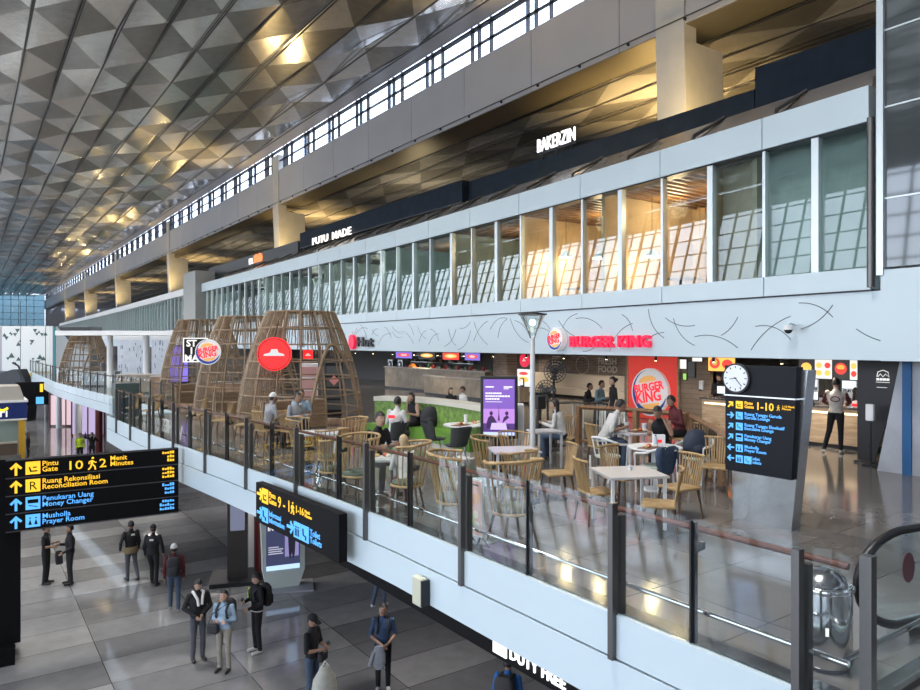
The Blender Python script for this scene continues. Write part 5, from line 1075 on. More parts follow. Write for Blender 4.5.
# stand menu card at the railing
yk = yx(475, 5.22); t = thing('menu_card', 'pink and green food poster in a white frame standing against the railing', 'poster', (5.2, yk, 0), W+.05)
MB().box(-.165, .165, 0, .03, .15, .86).build('frame', WHITEP, t); MB().box(-.15, .15, -.006, 0, .17, .84).build('print', mat('pink_print', (.62, .36, .28), .5), t)
for (cx, cz, r_, m_) in ((-.03, .35, .07, (.45, .5, .25)), (.06, .28, .06, (.62, .6, .5)), (-.07, .26, .05, (.2, .35, .15)), (.05, .42, .05, (.7, .62, .5)), (-.05, .58, .08, (.65, .2, .1)), (.05, .62, .07, (.7, .35, .15))): MB().prism([(cx+r_*math.cos(2*PI*i/14), cz+r_*math.sin(2*PI*i/14)) for i in range(14)], -.009, -.006).build('food_picture', mat('food_%d' % int(m_[0]*100+m_[1]*10), m_, .5), t)
MB().box(-.1, .1, -.008, -.006, .78, .80).build('title_line', BLACK, t); b = MB(); [b.tube([(x, .015, .16), (x*1.1, .15, 0)], .01, 5) for x in (-.12, .12)]; [b.tube([(x, .015, .16), (x*1.1, -.1, 0)], .01, 5) for x in (-.12, .12)]; b.build('stand', BLACK, t)
# bin
p = dp(828, 5.35); t = thing('litter_bin', 'round polished steel litter bin with open tilted lid by the corner railing', 'bin', (5.58, 2.88, 0), -1.0)
MB().lathe([(.185, .03), (.2, .05), (.2, .60)], n=40).build('body', CHROME, t); MB().lathe([(.2, .60), (.215, .615), (.215, .65), (.18, .66), (.18, .56), (.17, .5)], n=40, cap=False).build('rim', CHROME, t); MB().lathe([(.18, 0), (.18, .03)], n=30).build('foot', BLACK, t)
MB().lathe([(.17, .585), (.17, .6)], n=30).build('inner_liner', BLACK, t)
b = MB(); b.lathe([(.168, .0), (.16, .035), (.12, .07), (.05, .095), (.01, .1)], n=30, M=Matrix.Translation((0, .0, .645)) @ Matrix.Rotation(math.radians(28), 4, 'X')); b.build('swing_lid', mat('lid_steel', (.3, .3, .31), .2, 1), t)
MB().box(-.012, .012, -.207, -.2, .30, .36).build('sticker', sw_, t)
# table-top items
def cup(lab, p, z, h=.12, m_=None, r=.035): 
    q = MB().lathe([(r*.8, 0), (r, h)], n=12).build('cup_body', m_ or WHITEP); t = thing('paper_cup', lab, 'cup', (p.x, p.y, z)); q.parent = t; MB().lathe([(r*1.08, h), (r*1.08, h+.012)], n=12).build('lid', WHITEP, t); return t
def tray(lab, p, z, rz, m_=None):
    t = thing('food_tray', lab, 'tray', (p.x, p.y, z), rz); MB().box(-.19, .19, -.13, .13, 0, .015, bev=.004).build('tray_base', m_ or mat('brown_tray', (.2, .1, .06), .5), t)
    for i, (x, y, c_) in enumerate(((-.08, 0, (.65, .42, .2)), (.06, .04, (.6, .12, .05)), (.1, -.06, (.7, .65, .55)))): MB().sphere((x, y, .04), .05, .045, .03, n=10).build('food', mat('food_item_%d' % i, c_, .6), t)
    return t
O = lambda p, a, c: Vector((p.x+a, p.y+c, 0))
cup('tall white cup on the round booth table', O(T7, .05, .0), .75, .2, None, .045); tray('food tray on the round booth table', O(T7, -.2, -.15), .75, .3); tray('small plate of orange food at the right of the booth table', O(T7, .25, -.1), .75, .9, WHITEP)
cup('white cup on the table of the man in the white shirt, left one', O(T5, -.2, .1), .75, .18, None, .05); cup('white cup on the table of the man in the white shirt, right one', O(T5, .22, .0), .75, .14, None, .05); tray('food tray in front of the man in the white shirt', O(T5, .0, -.05), .75, -.3)
tray('brown food tray on the crowded round table', O(T4, -.25, -.08), .75, .2); 
t = thing('paper_bag', 'small white takeaway bag with red mark on the crowded round table', 'bag', (T4.x+.1, T4.y, .75), -.7); MB().loft([[(-.1, -.07, 0), (.1, -.07, 0), (.1, .07, 0), (-.1, .07, 0)], [(-.1, -.06, .2), (.1, -.06, .2), (.1, .06, .2), (-.1, .06, .2)]], smooth=False).build('bag_body', WHITEP, t); MB().box(-.04, .04, -.076, -.066, .07, .12).build('red_mark', BRED, t)
t = thing('water_bottle', 'clear water bottle on the crowded round table', 'bottle', (T4.x-.08, T4.y-.08, .75)); MB().lathe([(.03, 0), (.032, .14), (.012, .18), (.012, .2)], n=12).build('bottle_body', mat('bottle_clear', (.4, .5, .55), .1), t); MB().cyl((0, 0), .014, .2, .22, 10).build('cap', BLUE, t)
cup('small clear cup on the lone grey table top', O(T1, .1, .05), .75, .05)
tray('tray on the small table of the dark-haired man', O(T6, 0, 0), .75, -.4, WHITEP)
# soft bags on chairs
def softbag(name, lab, loc, s_, m_, rz=0):
    t = thing(name, lab, 'bag', loc, rz); b = MB(); b.loft([[(a*.5*k[0]*s_, c*.32*k[0]*s_, k[1]*s_) for a, c in [(math.cos(2*PI*i/12), math.sin(2*PI*i/12)) for i in range(12)]] for k in ((.7, 0), (1, .12), (1.05, .4), (.95, .7), (.6, .95), (.3, 1.0))]); b.build('bag_body', m_, t)
    MB().lathe([(.16*s_, .1*s_), (.3*s_, .15*s_), (.3*s_, .42*s_), (.14*s_, .5*s_)], (0, -.2*s_), 12, sy=.7).build('front_pocket', m_, t); MB().tube([(-.12*s_, .0, .95*s_), (0, 0, 1.1*s_), (.12*s_, 0, .95*s_)], .02*s_, 6).build('handle', BLACK, t); return t
BAGB = mat('bag_black', (.018, .018, .022), .7); DENIM = mat('denim', (.035, .06, .11), .8, noise=.2, nscale=14)
pp = bez(.50); sd = Vector((pp.y, -pp.x, 0)).normalized()
q = bez(.5)*(1-.36/bez(.5).length); softbag('backpack', 'black backpack on the green booth seat', (q.x, q.y, .46), .5, BAGB, camface(q)); q = bez(.37)*(1-.36/bez(.37).length); softbag('backpack', 'smaller black bag on the booth beside the woman', (q.x, q.y, .46), .38, BAGB, camface(q))
q = P(696, 482); softbag('backpack', 'navy and black backpack heaped on the right white armchair', (q.x, q.y, .47), .5, mat('bag_navy', (.025, .035, .06), .7), -.4)
q = P(655, 492); t = thing('denim_jacket', 'blue denim jacket hanging over the front white armchair', 'jacket', (q.x, q.y, .46)); b = MB(); b.loft([[(.27*k*math.cos(2*PI*i/14), -.25+.06*math.sin(2*PI*i/14)+.02*math.sin(i*2.1), z) for i in range(14)] for k, z in ((.6, -.1), (.9, .05), (1, .2), (.95, .33), (.6, .36))]); b.build('cloth', DENIM, t); MB().tube([(.2, -.27, .3), (.3, -.3, .1), (.26, -.32, -.1)], .05, 8).build('sleeve', DENIM, t)
# ================================================================= PEOPLE
SKIN = mat('skin', (.30, .17, .11), .55); SKIN2 = mat('skin_light', (.42, .26, .18), .55); HAIRM = mat('black_hair', (.012, .010, .009), .5, noise=.3, nscale=30); SHOEW = mat('white_shoe', (.6, .6, .58), .5); SHOEB = mat('black_shoe', (.015, .015, .015), .4); LIP = mat('lip', (.22, .08, .06), .5)
def cloth(n, c): return mat('cloth_'+n, c, .85, noise=.12, nscale=12, bump=.3)
CB = cloth('black', (.008, .008, .010)); CW = cloth('white', (.58, .58, .56)); CJ = cloth('jeans', (.05, .075, .12)); CG = cloth('grey_jeans', (.07, .075, .09)); CM = cloth('maroon', (.10, .018, .022)); CN = cloth('navy', (.03, .06, .12)); CLB = cloth('light_blue', (.25, .36, .47)); CBE = cloth('beige', (.26, .24, .20)); CBLU = cloth('blue', (.02, .12, .34)); CY = cloth('yellow_vest', (.45, .60, .02)); CGR = cloth('grey', (.28, .29, .31)); CT = cloth('tan', (.20, .15, .08)); CR = cloth('cream', (.5, .46, .40)); CTE = cloth('teal', (.14, .24, .28))
def ring(c, rx, ry, ax, ay, n=12): return [c+ax*(rx*math.cos(2*PI*i/n))+ay*(ry*math.sin(2*PI*i/n)) for i in range(n)]
V3 = lambda *a: Vector(a)
BASE = dict(pel=(0, 0, .94), ch=(0, 0, 1.30), nk=(0, 0, 1.45), hd=(0, -.015, 1.60),
            sh=(.175, 0, 1.385), el=(.225, .03, 1.12), wr=(.225, -.04, .88), hip=(.085, 0, .90), kn=(.095, -.015, .50), an=(.10, .02, .09), toe=(.115, -.15, .04))
def person(name_label, loc, yaw, top, bot, skin=SKIN, shoe=SHOEB, H=1.70, pose=None, L=None, Rr=None, sleeve='long', hair='short', hairm=HAIRM, slim=1.0, look=0.0, nod=0.0, cat='person', legs='long', extra=None, skirt=False):
    """pose: overrides of centre joints; L/Rr overrides for left(+x)/right(-x) limbs given with positive x outward"""
    P_ = dict(BASE); P_.update(pose or {}); 
    def side(sg, ov):
        d = {k: V3(*P_[k]) for k in ('sh', 'el', 'wr', 'hip', 'kn', 'an', 'toe')}
        base = V3(*P_['ch'])-V3(*BASE['ch']); pb = V3(*P_['pel'])-V3(*BASE['pel'])
        for k in ('sh', 'el', 'wr'): d[k] = d[k]+base
        for k in ('hip',): d[k] = d[k]+pb
        for k, v in (ov or {}).items(): d[k] = V3(*v)
        for k in d: d[k].x *= sg
        return d
    SL, SR = side(1, L), side(-1, Rr); pel, ch, nk, hd = [V3(*P_[k]) for k in ('pel', 'ch', 'nk', 'hd')]
    prims = []     # (a, b, ra, rb, tag)
    b = MB()
    def limb(a, c, ra, rc, tg):
        n = 5; b.tube([a.lerp(c, i/n) for i in range(n+1)], [ra+(rc-ra)*i/n for i in range(n+1)], 10); b.sphere(a, ra, n=10); b.sphere(c, rc, n=10); prims.append((a, c, (ra+rc)/2, tg))
    g = 1.12 if sleeve == 'jacket' else 1.0
    X = V3(1, 0, 0); up = (ch-pel).normalized(); Yd = up.cross(X).normalized()
    secs = []
    for u, rx, ry in ((-.16, .13, .10), (0, .155*g, .115*g), (.3, .138*g, .10*g), (.62, .16*g, .115*g), (.9, .175*g, .12*g), (1.12, .17*g, .10*g), (1.3, .09, .07), (1.42, .055, .055)):
        c = pel.lerp(ch, u) if u <= 1 else ch.lerp(nk, (u-1)/.42); secs.append(ring(c, rx*slim, ry*slim, X, Yd))
    b.loft(secs); prims.append((pel+up*.06, ch, .15, 'top')); prims.append((ch, nk-V3(0, 0, .03), .12, 'top')); prims.append((pel-up*.1, pel-up*.02, .13, 'bot'))
    limb(nk-V3(0, 0, .03), hd-V3(0, -.02, .05), .052, .05, 'skin')
    HR = Matrix.Translation(hd) @ Matrix.Rotation(look, 4, 'Z') @ Matrix.Rotation(nod, 4, 'X')
    head = [(-.115, .035, .04, -.035), (-.095, .055, .06, -.03), (-.06, .068, .08, -.015), (-.02, .075, .092, 0), (.03, .078, .098, .005), (.07, .074, .092, .008), (.10, .055, .07, .01), (.12, .02, .03, .01)]
    b.loft([[tuple(HR @ V3(rx*math.cos(2*PI*i/14), cy+ry*math.sin(2*PI*i/14), z)) for i in range(14)] for z, rx, ry, cy in head])
    b.loft([[tuple(HR @ V3(x*w__, y, z)) for x, y in ((-1, -.07), (1, -.07), (.5, y1), (-.5, y1))] for z, w__, y1 in ((.03, .008, -.095), (-.012, .016, -.122), (-.025, .014, -.09))])
    for sg in (1, -1): b.sphere(HR @ V3(sg*.078, .01, -.005), .014, .02, .032, n=8)
    prims.append((HR @ V3(0, 0, -.06), HR @ V3(0, 0, .06), .09, 'skin'))
    for d in (SL, SR):
        sl = {'long': ('top', 'top'), 'jacket': ('top', 'top'), 'short': ('top', 'skin'), 'none': ('skin', 'skin')}[sleeve]
        limb(d['sh'], d['el'], .056*slim*g, .042*slim*g, sl[0]); limb(d['el'], d['wr'], (.042 if sl[1] == 'skin' else .046*g)*slim, .028 if sl[1] == 'skin' else .038, sl[1])
        lg = ('bot', 'bot') if legs == 'long' else ('bot', 'skin')
        limb(d['hip'], d['kn'], .092*slim, .062*slim, lg[0]); limb(d['kn'], d['an'], .062*slim if lg[1] == 'bot' else .05, .05 if lg[1] == 'bot' else .035, lg[1])
        heel = d['an']+V3(0, .03, -.045); tt = d['toe']; limb(heel, tt, .042, .038, 'shoe')
        h_ = (d['wr']-d['el']).normalized(); b.sphere(d['wr']+h_*.05, .03, .03, .04, n=8); prims.append((d['wr']+h_*.02, d['wr']+h_*.09, .03, 'skin'))
    raw = b.build('tmp', SKIN); md = raw.modifiers.new('r', 'REMESH'); md.mode = 'VOXEL'; md.voxel_size = .017; sm_ = raw.modifiers.new('s', 'SMOOTH'); sm_.factor = .5; sm_.iterations = 2
    dg = bpy.context.evaluated_depsgraph_get(); me = bpy.data.meshes.new_from_object(raw.evaluated_get(dg)); bpy.data.objects.remove(raw)
    n = len(me.polygons); C_ = np.empty(n*3, 'f'); me.polygons.foreach_get('center', C_); C_ = C_.reshape(-1, 3); best = np.full(n, 1e9); idx = np.zeros(n, 'i')
    tid = {'skin': 0, 'top': 1, 'bot': 2, 'shoe': 3}
    for a, c, r, tg in prims:
        a_, c_ = np.array(a), np.array(c); ab = c_-a_; t_ = np.clip(((C_-a_) @ ab)/max(ab @ ab, 1e-9), 0, 1); dd = np.linalg.norm(C_-(a_+t_[:, None]*ab), axis=1)-r
        m_ = dd < best; best[m_] = dd[m_]; idx[m_] = tid[tg]
    vs = np.empty(len(me.vertices)*3, 'f'); me.vertices.foreach_get('co', vs); vs = vs.reshape(-1, 3)
    out = MB(); out.v = [tuple(v) for v in vs.tolist()]; out.f = [list(p.vertices) for p in me.polygons]; out.m = idx.tolist(); out.sm = [True]*n; bpy.data.meshes.remove(me)
    # five fingers on each hand, eyes and mouth
    for sg, d in ((1, SL), (-1, SR)):
        h_ = (d['wr']-d['el']).normalized(); s_ = h_.cross(V3(sg, 0, .3)).normalized(); nn = h_.cross(s_).normalized()*sg
        for k, ln in enumerate((.062, .072, .066, .05)):
            o = d['wr']+h_*.075+s_*(.021-.014*k); out.tube([o, o+h_*ln*.5-nn*.004, o+h_*ln*.85-nn*.022], [.0085, .008, .006], 6, 0)
        o = d['wr']+h_*.03+s_*.022; out.tube([o, o+h_*.03+s_*.022, o+h_*.06+s_*.026], [.010, .009, .007], 6, 0)
    for sg in (1, -1):
        out.sphere(HR @ V3(sg*.03, -.083, .012), .012, .008, .007, n=8, m=4); out.tube([HR @ V3(sg*.016, -.09, .032), HR @ V3(sg*.045, -.082, .032)], .004, 4, 5)
    out.tube([HR @ V3(-.022, -.088, -.052), HR @ V3(0, -.094, -.052), HR @ V3(.022, -.088, -.052)], .005, 5, 6)
    s = H/1.70
    body = out.build('person', [skin, top, bot, shoe, mat('eye', (.6, .6, .6), .2), HAIRM, LIP]); body.location = loc; body.rotation_euler = (0, 0, yaw); body.scale = (s, s, s)
    tag(body, name_label, cat)
    # hair or cap
    hb = MB()
    if hair in ('short', 'long', 'bun', 'hijab'):
        rows_ = []
        for i in range(8):
            a = PI*.02+i*(PI*.60)/7
            rr_ = []
            for j in range(16):
                ph = 2*PI*j/16; fr = math.sin(ph) < -.3   # front = -y
                aa = min(a, PI*.36) if fr else a
                rr_.append(tuple(HR @ V3(.088*math.sin(aa)*math.cos(ph), .012+.106*math.sin(aa)*math.sin(ph), .01+.125*math.cos(aa))))
            rows_.append(rr_)
        hb.loft(rows_)
        if hair == 'long': hb.loft([[tuple(HR @ V3(w__*math.cos(2*PI*i/10), .075+d__*math.sin(2*PI*i/10), z)) for i in range(10)] for z, w__, d__ in ((.05, .07, .03), (-.08, .085, .035), (-.2, .08, .03), (-.28, .05, .02))])
        if hair == 'bun': hb.sphere(HR @ V3(0, .12, .04), .045, n=10)
        hb.build('hair', hairm, body)
    elif hair in ('cap', 'capback'):
        hb.loft([[tuple(HR @ V3(.090*math.sin(a)*math.cos(2*PI*j/16), .008+.104*math.sin(a)*math.sin(2*PI*j/16), .02+.12*math.cos(a))) for j in range(16)] for a in [PI*.02+i*PI*.46/6 for i in range(7)]])
        fy = -1
        hb.loft([[tuple(HR @ V3(x, y, .032-.10*(abs(y)-.08)*.6)) for x, y in ((-.075, fy*.07), (.075, fy*.07))]+[tuple(HR @ V3(x, y, .026-.10*(abs(y)-.08)*.6)) for x, y in ((.075, fy*.07), (-.075, fy*.07))], [tuple(HR @ V3(x, y, .022)) for x, y in ((-.055, fy*.17), (.055, fy*.17))]+[tuple(HR @ V3(x, y, .016)) for x, y in ((.055, fy*.17), (-.055, fy*.17))]], smooth=False)
        hb.build('cap', hairm, body)
        h2 = MB(); h2.loft([[tuple(HR @ V3(.084*math.cos(2*PI*j/14), .022+.092*math.sin(2*PI*j/14), z)) for j in range(14)] for z in (.03, -.02, -.05)]) if 0 else h2.sphere(HR @ V3(0, .045, -.01), .078, .062, .06, n=12); h2.build('hair', HAIRM, body)
    if skirt: pass
    for e_ in (extra or []): e_(body, SL, SR, HR)
    return body
PHONE = dict(el=(.23, .0, 1.10), wr=(.07, -.25, 1.17)); FOLD = dict(el=(.24, .02, 1.10), wr=(-.02, -.17, 1.12)); POCKET = dict(el=(.27, .05, 1.13), wr=(.18, -.05, .93))
STEPF = dict(kn=(.095, -.16, .53), an=(.10, -.20, .10), toe=(.11, -.37, .06)); STEPB = dict(kn=(.095, .06, .50), an=(.10, .26, .14), toe=(.11, .14, .03))
def sit(lean=.06, seat=.46):
    return dict(pel=(0, 0, seat+.12), ch=(0, -lean, seat+.48), nk=(0, -lean*1.3, seat+.63), hd=(0, -lean*1.6-.02, seat+.78))
def sitlegs(seat=.46, sp=.12, f=.42): return dict(hip=(.09, 0, seat+.09), kn=(sp, -f, seat+.06), an=(sp+.01, -f+.03, .09), toe=(sp+.02, -f-.14, .04))
def arms_table(seat=.46, x=.16, y=-.38, z=.82): return dict(el=(.25, -.12, seat+.30), wr=(x, y, z))
def faceto(p, q): return toward(Vector((p.x, p.y, 0)), Vector((q.x, q.y, 0)))
ORG = Vector((0, 0, 0))
def dirpx(p, ang):    # ang 0: faces the camera, positive turns towards picture right (degrees)
    d = -Vector((p.x, p.y, 0)).normalized(); a = math.radians(ang); return math.atan2(d.x*math.cos(a)-d.y*math.sin(a), -(d.x*math.sin(a)+d.y*math.cos(a)))
def seg(body, m_, name, pts, r): return MB().tube(pts, r, 8).build(name, m_, body)
def backpack(lab, body, m_=None, s_=1.0, dz=0):
    """worn backpack, placed behind the wearer's back"""
    m_ = m_ or BAGB; k = body.scale[0]; yaw = body.rotation_euler[2]; R_ = Matrix.Rotation(yaw, 4, 'Z')
    p = Vector(body.location)+R_ @ V3(0, .13*k, (.98+dz)*k)
    t = thing('backpack', lab, 'backpack', p, yaw)
    b = MB(); b.loft([[(.155*f_*math.copysign(abs(math.cos(a))**.6, math.cos(a))*s_, .09*s_+.085*f_*math.copysign(abs(math.sin(a))**.6, math.sin(a))*s_, z*s_) for a in [2*PI*i/16 for i in range(16)]] for f_, z in ((.8, 0), (1, .04), (1, .3), (.95, .40), (.6, .46))]); b.build('bag_body', m_, t)
    MB().loft([[(.11*math.copysign(abs(math.cos(a))**.6, math.cos(a))*s_*f_, .17*s_+.05*math.copysign(abs(math.sin(a))**.6, math.sin(a))*s_*f_, z*s_) for a in [2*PI*i/14 for i in range(14)]] for f_, z in ((.8, .03), (1, .06), (1, .2), (.8, .23))]).build('front_pocket', m_, t)
    for sg in (1, -1): MB().tube([(.10*sg, .03, .40), (.10*sg, -.12, .46), (.11*sg, -.27, .36), (.12*sg, -.25, .2), (.13*sg, -.05, .08)], .016, 6, flat=1.8).build('strap', m_, t)
    MB().tube([(-.03, .06, .45), (0, .06, .49), (.03, .06, .45)], .008, 6).build('handle', m_, t)
    t.scale = (k, k, k); return t
def phone(lab, body, side=-1, wr=(.07, -.25, 1.17)):
    k = body.scale[0]; yaw = body.rotation_euler[2]; p = Vector(body.location)+Matrix.Rotation(yaw, 4, 'Z') @ V3(side*wr[0]*.4, wr[1]-.085, wr[2]+.05)*k
    t = thing('mobile_phone', lab, 'phone', p, yaw); MB().box(-.037, .037, -.02, .02, -.005, .07, bev=.004, M=Matrix.Rotation(-.7, 4, 'X')).build('case', BLACK, t); MB().box(-.03, .03, .0205, .0215, .0, .064, M=Matrix.Rotation(-.7, 4, 'X')).build('phone_screen', emis('pos_screen', (.55, .65, .7), .9), t); return t
# ---- arrivals level (lower floor)
def LP_(px, py): q = fp(px, py, FL); q.z = FL; return q
q = LP_(46, 584); A = person('person in black with a lanyard, leftmost of the standing pair behind the sign', q, dirpx(q, 70), CB, CB, L=PHONE, Rr=dict(el=(.24, -.02, 1.12), wr=(.12, -.22, 1.10)), sleeve='short', H=1.68); MB().tube([(-.06, -.1, 1.42), (0, -.135, 1.15), (.06, -.1, 1.42)], .006, 5).build('lanyard', CW, A)
q = LP_(70, 584); person('person in black with a jacket over one arm, right of the leftmost pair', q, dirpx(q, -80), CB, CB, L=dict(el=(.24, 0, 1.10), wr=(.18, -.2, .98)), Rr=PHONE, sleeve='jacket', H=1.68)
t = thing('folded_jacket', 'dark jacket hanging over the arm of the person in black behind the sign', 'jacket', (q.x-.28, q.y-.02, FL+.62)); MB().loft([[(.09*k_*math.cos(2*PI*i/10), .05*k_*math.sin(2*PI*i/10), z) for i in range(10)] for k_, z in ((.8, 0), (1, .1), (1.1, .28), (.7, .38))]).build('cloth', CB, t); MB().tube([(.05, -.03, .3), (.07, -.06, .02)], .035, 7).build('sleeve', CB, t)
q = LP_(131, 580); A = person('person walking in black hoodie with a tan cloth tied at the waist', q, dirpx(q, 200), CB, CG, L=dict(el=(.30, .06, 1.14), wr=(.28, -.05, .92)), Rr=STEPB, sleeve='jacket', H=1.70); MB().loft([[(.19*k_*math.cos(2*PI*i/14), .15*k_*math.sin(2*PI*i/14), z) for i in range(14)] for k_, z in ((1, .98), (1.08, .9), (1.0, .8))]).build('waist_cloth', CT, A); MB().box(-.05, .05, .14, .155, 1.32, 1.37).build('white_print', CW, A)
q = LP_(153, 586); A = person('person in black jacket and black cap walking beside the one with the tan cloth', q, dirpx(q, 160), CB, CB, hair='cap', hairm=CB, L=STEPF, Rr=dict(el=(.27, .04, 1.13), wr=(.25, -.08, .92)), sleeve='jacket', H=1.72, look=.5); MB().box(-.06, .04, .14, .155, 1.30, 1.35).build('white_print', CW, A)
q = LP_(174, 612); A = person('person in maroon jacket and white cap with a black backpack, walking away', q, dirpx(q, 175), CM, CJ, hair='cap', hairm=CW, sleeve='jacket', shoe=mat('grey_shoe', (.25, .24, .22), .6), H=1.72, L=STEPF); backpack('black backpack on the back of the person in maroon jacket and white cap', A)
q = LP_(198, 660); A = person('person in black hooded jacket and grey jeans looking down, left of the three', q, dirpx(q, 15), CB, CG, skin=SKIN2, L=dict(el=(.26, 0, 1.12), wr=(.05, -.20, 1.02)), Rr=dict(el=(.28, .03, 1.14), wr=(.10, -.19, 1.0)), sleeve='jacket', H=1.74, nod=.45, look=.2)
MB().tube([(-.09, .07, 1.44), (-.10, -.06, 1.45), (-.05, -.15, 1.34), (-.03, -.155, 1.2)], .03, 7).build('hood', CW, A); MB().tube([(.09, .07, 1.44), (.10, -.06, 1.45), (.05, -.15, 1.34), (.04, -.155, 1.22)], .03, 7).build('hood', CW, A)
q = LP_(224, 671); A = person('person in light blue shirt and beige trousers with a backpack, looking up', q, dirpx(q, -25), CLB, CBE, skin=SKIN2, L=FOLD, Rr=FOLD, sleeve='long', H=1.68, look=-.1, nod=-.1); backpack('large black backpack worn over the light blue shirt', A, s_=1.05)
t = thing('shoulder_bag', 'small black shoulder bag at the waist of the person in light blue shirt', 'bag', Vector(A.location)+Matrix.Rotation(A.rotation_euler[2], 4, 'Z') @ V3(-.17, -.16, .84), A.rotation_euler[2]); MB().box(-.12, .12, -.05, .05, 0, .2, bev=.03).build('bag_body', BAGB, t); MB().tube([(-.1, 0, .18), (-.02, .02, .4), (.25, .12, .58)], .01, 6).build('strap', BAGB, t)
q = LP_(257, 652); A = person('person in black jacket with a yellow stripe reading a phone, with a backpack', q, dirpx(q, -65), CB, CB, skin=SKIN2, Rr=dict(el=(.25, -.02, 1.12), wr=(.03, -.27, 1.14)), L=dict(el=(.26, 0, 1.12), wr=(.10, -.22, 1.02)), sleeve='jacket', H=1.74, nod=.35, shoe=SHOEW); backpack('black backpack worn by the person with the yellow-striped jacket', A); phone('phone held by the person in the yellow-striped jacket', A, -1, (.03, -.27, 1.14))
MB().tube([(-.16, -.10, 1.40), (-.165, -.125, 1.28), (-.16, -.125, 1.15)], .016, 6).build('yellow_stripe', cloth('lime', (.55, .75, .1)), A); MB().tube([(.17*math.cos(2*PI*i/14), .13*math.sin(2*PI*i/14), .93) for i in range(14)], .012, 6, closed=True).build('white_hem', CW, A)
q = LP_(312, 706); A = person('person in black shirt, black cap and jeans looking at a phone', q, dirpx(q, 55), CB, CJ, hair='cap', hairm=CB, L=dict(el=(.24, -.04, 1.10), wr=(.05, -.28, 1.15)), Rr=dict(el=(.24, -.04, 1.10), wr=(.08, -.26, 1.13)), sleeve='short', H=1.72, nod=.35); phone('phone held by the person in black shirt and black cap', A, 1, (.05, -.28, 1.15))
t = thing('shoulder_bag', 'small black bag at the hip of the person in black cap and jeans', 'bag', Vector(A.location)+Matrix.Rotation(A.rotation_euler[2], 4, 'Z') @ V3(.05, -.22, .88), A.rotation_euler[2]); MB().box(-.12, .12, -.04, .06, 0, .16, bev=.03).build('bag_body', BAGB, t); MB().tube([(-.1, .02, .15), (-.12, .12, .3), (-.1, .12, .45)], .01, 6).build('strap', BAGB, t)
t = thing('white_sack', 'large white cloth bag standing behind the person in black cap and jeans', 'bag', LP_(325, 712)); MB().loft([[(.24*k_*math.cos(2*PI*i/14)*(1+.05*math.sin(i*2.3)), .2*k_*math.sin(2*PI*i/14), z) for i in range(14)] for k_, z in ((.8, 0), (1, .1), (1.05, .4), (.9, .62), (.5, .78), (.35, .86))]).build('sack_body', cloth('sack', (.42, .42, .36)), t); MB().tube([(-.08, 0, .84), (0, 0, .95), (.08, 0, .84)], .015, 6).build('handle', CW, t)
q = LP_(383, 690); A = person('person in navy polo holding a grey jacket, standing alone with a backpack', q, dirpx(q, 0), CN, CB, L=dict(el=(.25, 0, 1.10), wr=(.10, -.2, 1.0)), Rr=dict(el=(.25, 0, 1.10), wr=(.02, -.22, .98)), sleeve='short', H=1.70, look=-.3, shoe=SHOEW); backpack('black backpack worn by the person in navy polo', A)
t = thing('folded_jacket', 'grey jacket held in front of the person in navy polo', 'jacket', Vector(A.location)+Matrix.Rotation(A.rotation_euler[2], 4, 'Z') @ V3(-.08, -.30, .55), A.rotation_euler[2]); MB().loft([[(.13*k_*math.cos(2*PI*i/12), .05*k_*math.sin(2*PI*i/12), z) for i in range(12)] for k_, z in ((.5, 0), (1, .12), (1, .3), (.6, .45))]).build('cloth', CGR, t); MB().tube([(-.1, -.02, .35), (-.18, -.05, .1)], .04, 7).build('sleeve', CGR, t)
q = LP_(381, 606); person('person in jeans whose head is hidden by the white balcony edge', q, dirpx(q, 150), CN, CJ, shoe=SHOEW, H=1.70, L=STEPB)
q = LP_(508, 760); A = person('person in blue shirt with a dark backpack at the bottom edge, seen from behind', q, dirpx(q, 165), CBLU, CB, sleeve='short', H=1.70, L=dict(el=(.25, -.03, 1.12), wr=(.28, -.2, 1.0))); backpack('large dark backpack worn by the person in blue shirt', A, mat('bag_brown', (.03, .027, .027), .7), 1.1)
q = LP_(80, 463); A = person('distant person in a yellow-green safety vest', q, dirpx(q, 10), CY, CB, H=1.7)
q = LP_(92, 462); person('distant person in black with one arm raised, beside the safety vest', q, dirpx(q, 0), CB, CB, H=1.7, Rr=dict(el=(.36, -.02, 1.42), wr=(.34, -.04, 1.68)), L=dict(el=(.30, -.05, 1.2), wr=(.12, -.18, 1.35)))
q = LP_(28, 462); person('distant person in black half hidden behind the yellow kiosk post', q, dirpx(q, 90), CB, CB, H=1.7)
# ---- terrace: standing
def UP(px, py): return fp(px, py)
q = UP(836, 453); A = person('person in cream vest with a round print and black trousers at the oak counter', q, dirpx(q, 172), CR, CB, shoe=SHOEW, L=dict(el=(.26, -.10, 1.16), wr=(.16, -.34, 1.08), kn=(.14, -.02, .50), an=(.24, .04, .09), toe=(.28, -.12, .04)), Rr=dict(el=(.26, -.10, 1.16), wr=(.16, -.34, 1.08)), H=1.74)
MB().tube([(.09*math.cos(2*PI*i/20), .135, 1.24+.055*math.sin(2*PI*i/20)) for i in range(20)], .012, 5, closed=True).build('round_print', CM, A); [MB().tube([Vector((sg*.18, 0, 1.38)), Vector((sg*.262, -.10, 1.16)), Vector((sg*.2, -.25, 1.11))], .052, 8).build('sleeve', CM, A) for sg in (1, -1)]
q = dp(613, 19.0); person('person standing in a black dress in front of the brick wall', q, dirpx(q, -70), CB, CB, skin=SKIN2, hair='bun', slim=.9, H=1.64, sleeve='short')
q = dp(719, 18.9); q = Vector((18.4, yx(719, 18.4), 0)); A = person('staff member in black cap behind the left end of the oak counter', q, dirpx(q, 30), CB, CB, hair='cap', hairm=CB, H=1.66, L=PHONE, Rr=PHONE); MB().box(-.06, .06, -.15, -.135, 1.15, 1.3).build('orange_patch', mat('orange_card', (.8, .22, .03), .5), A)
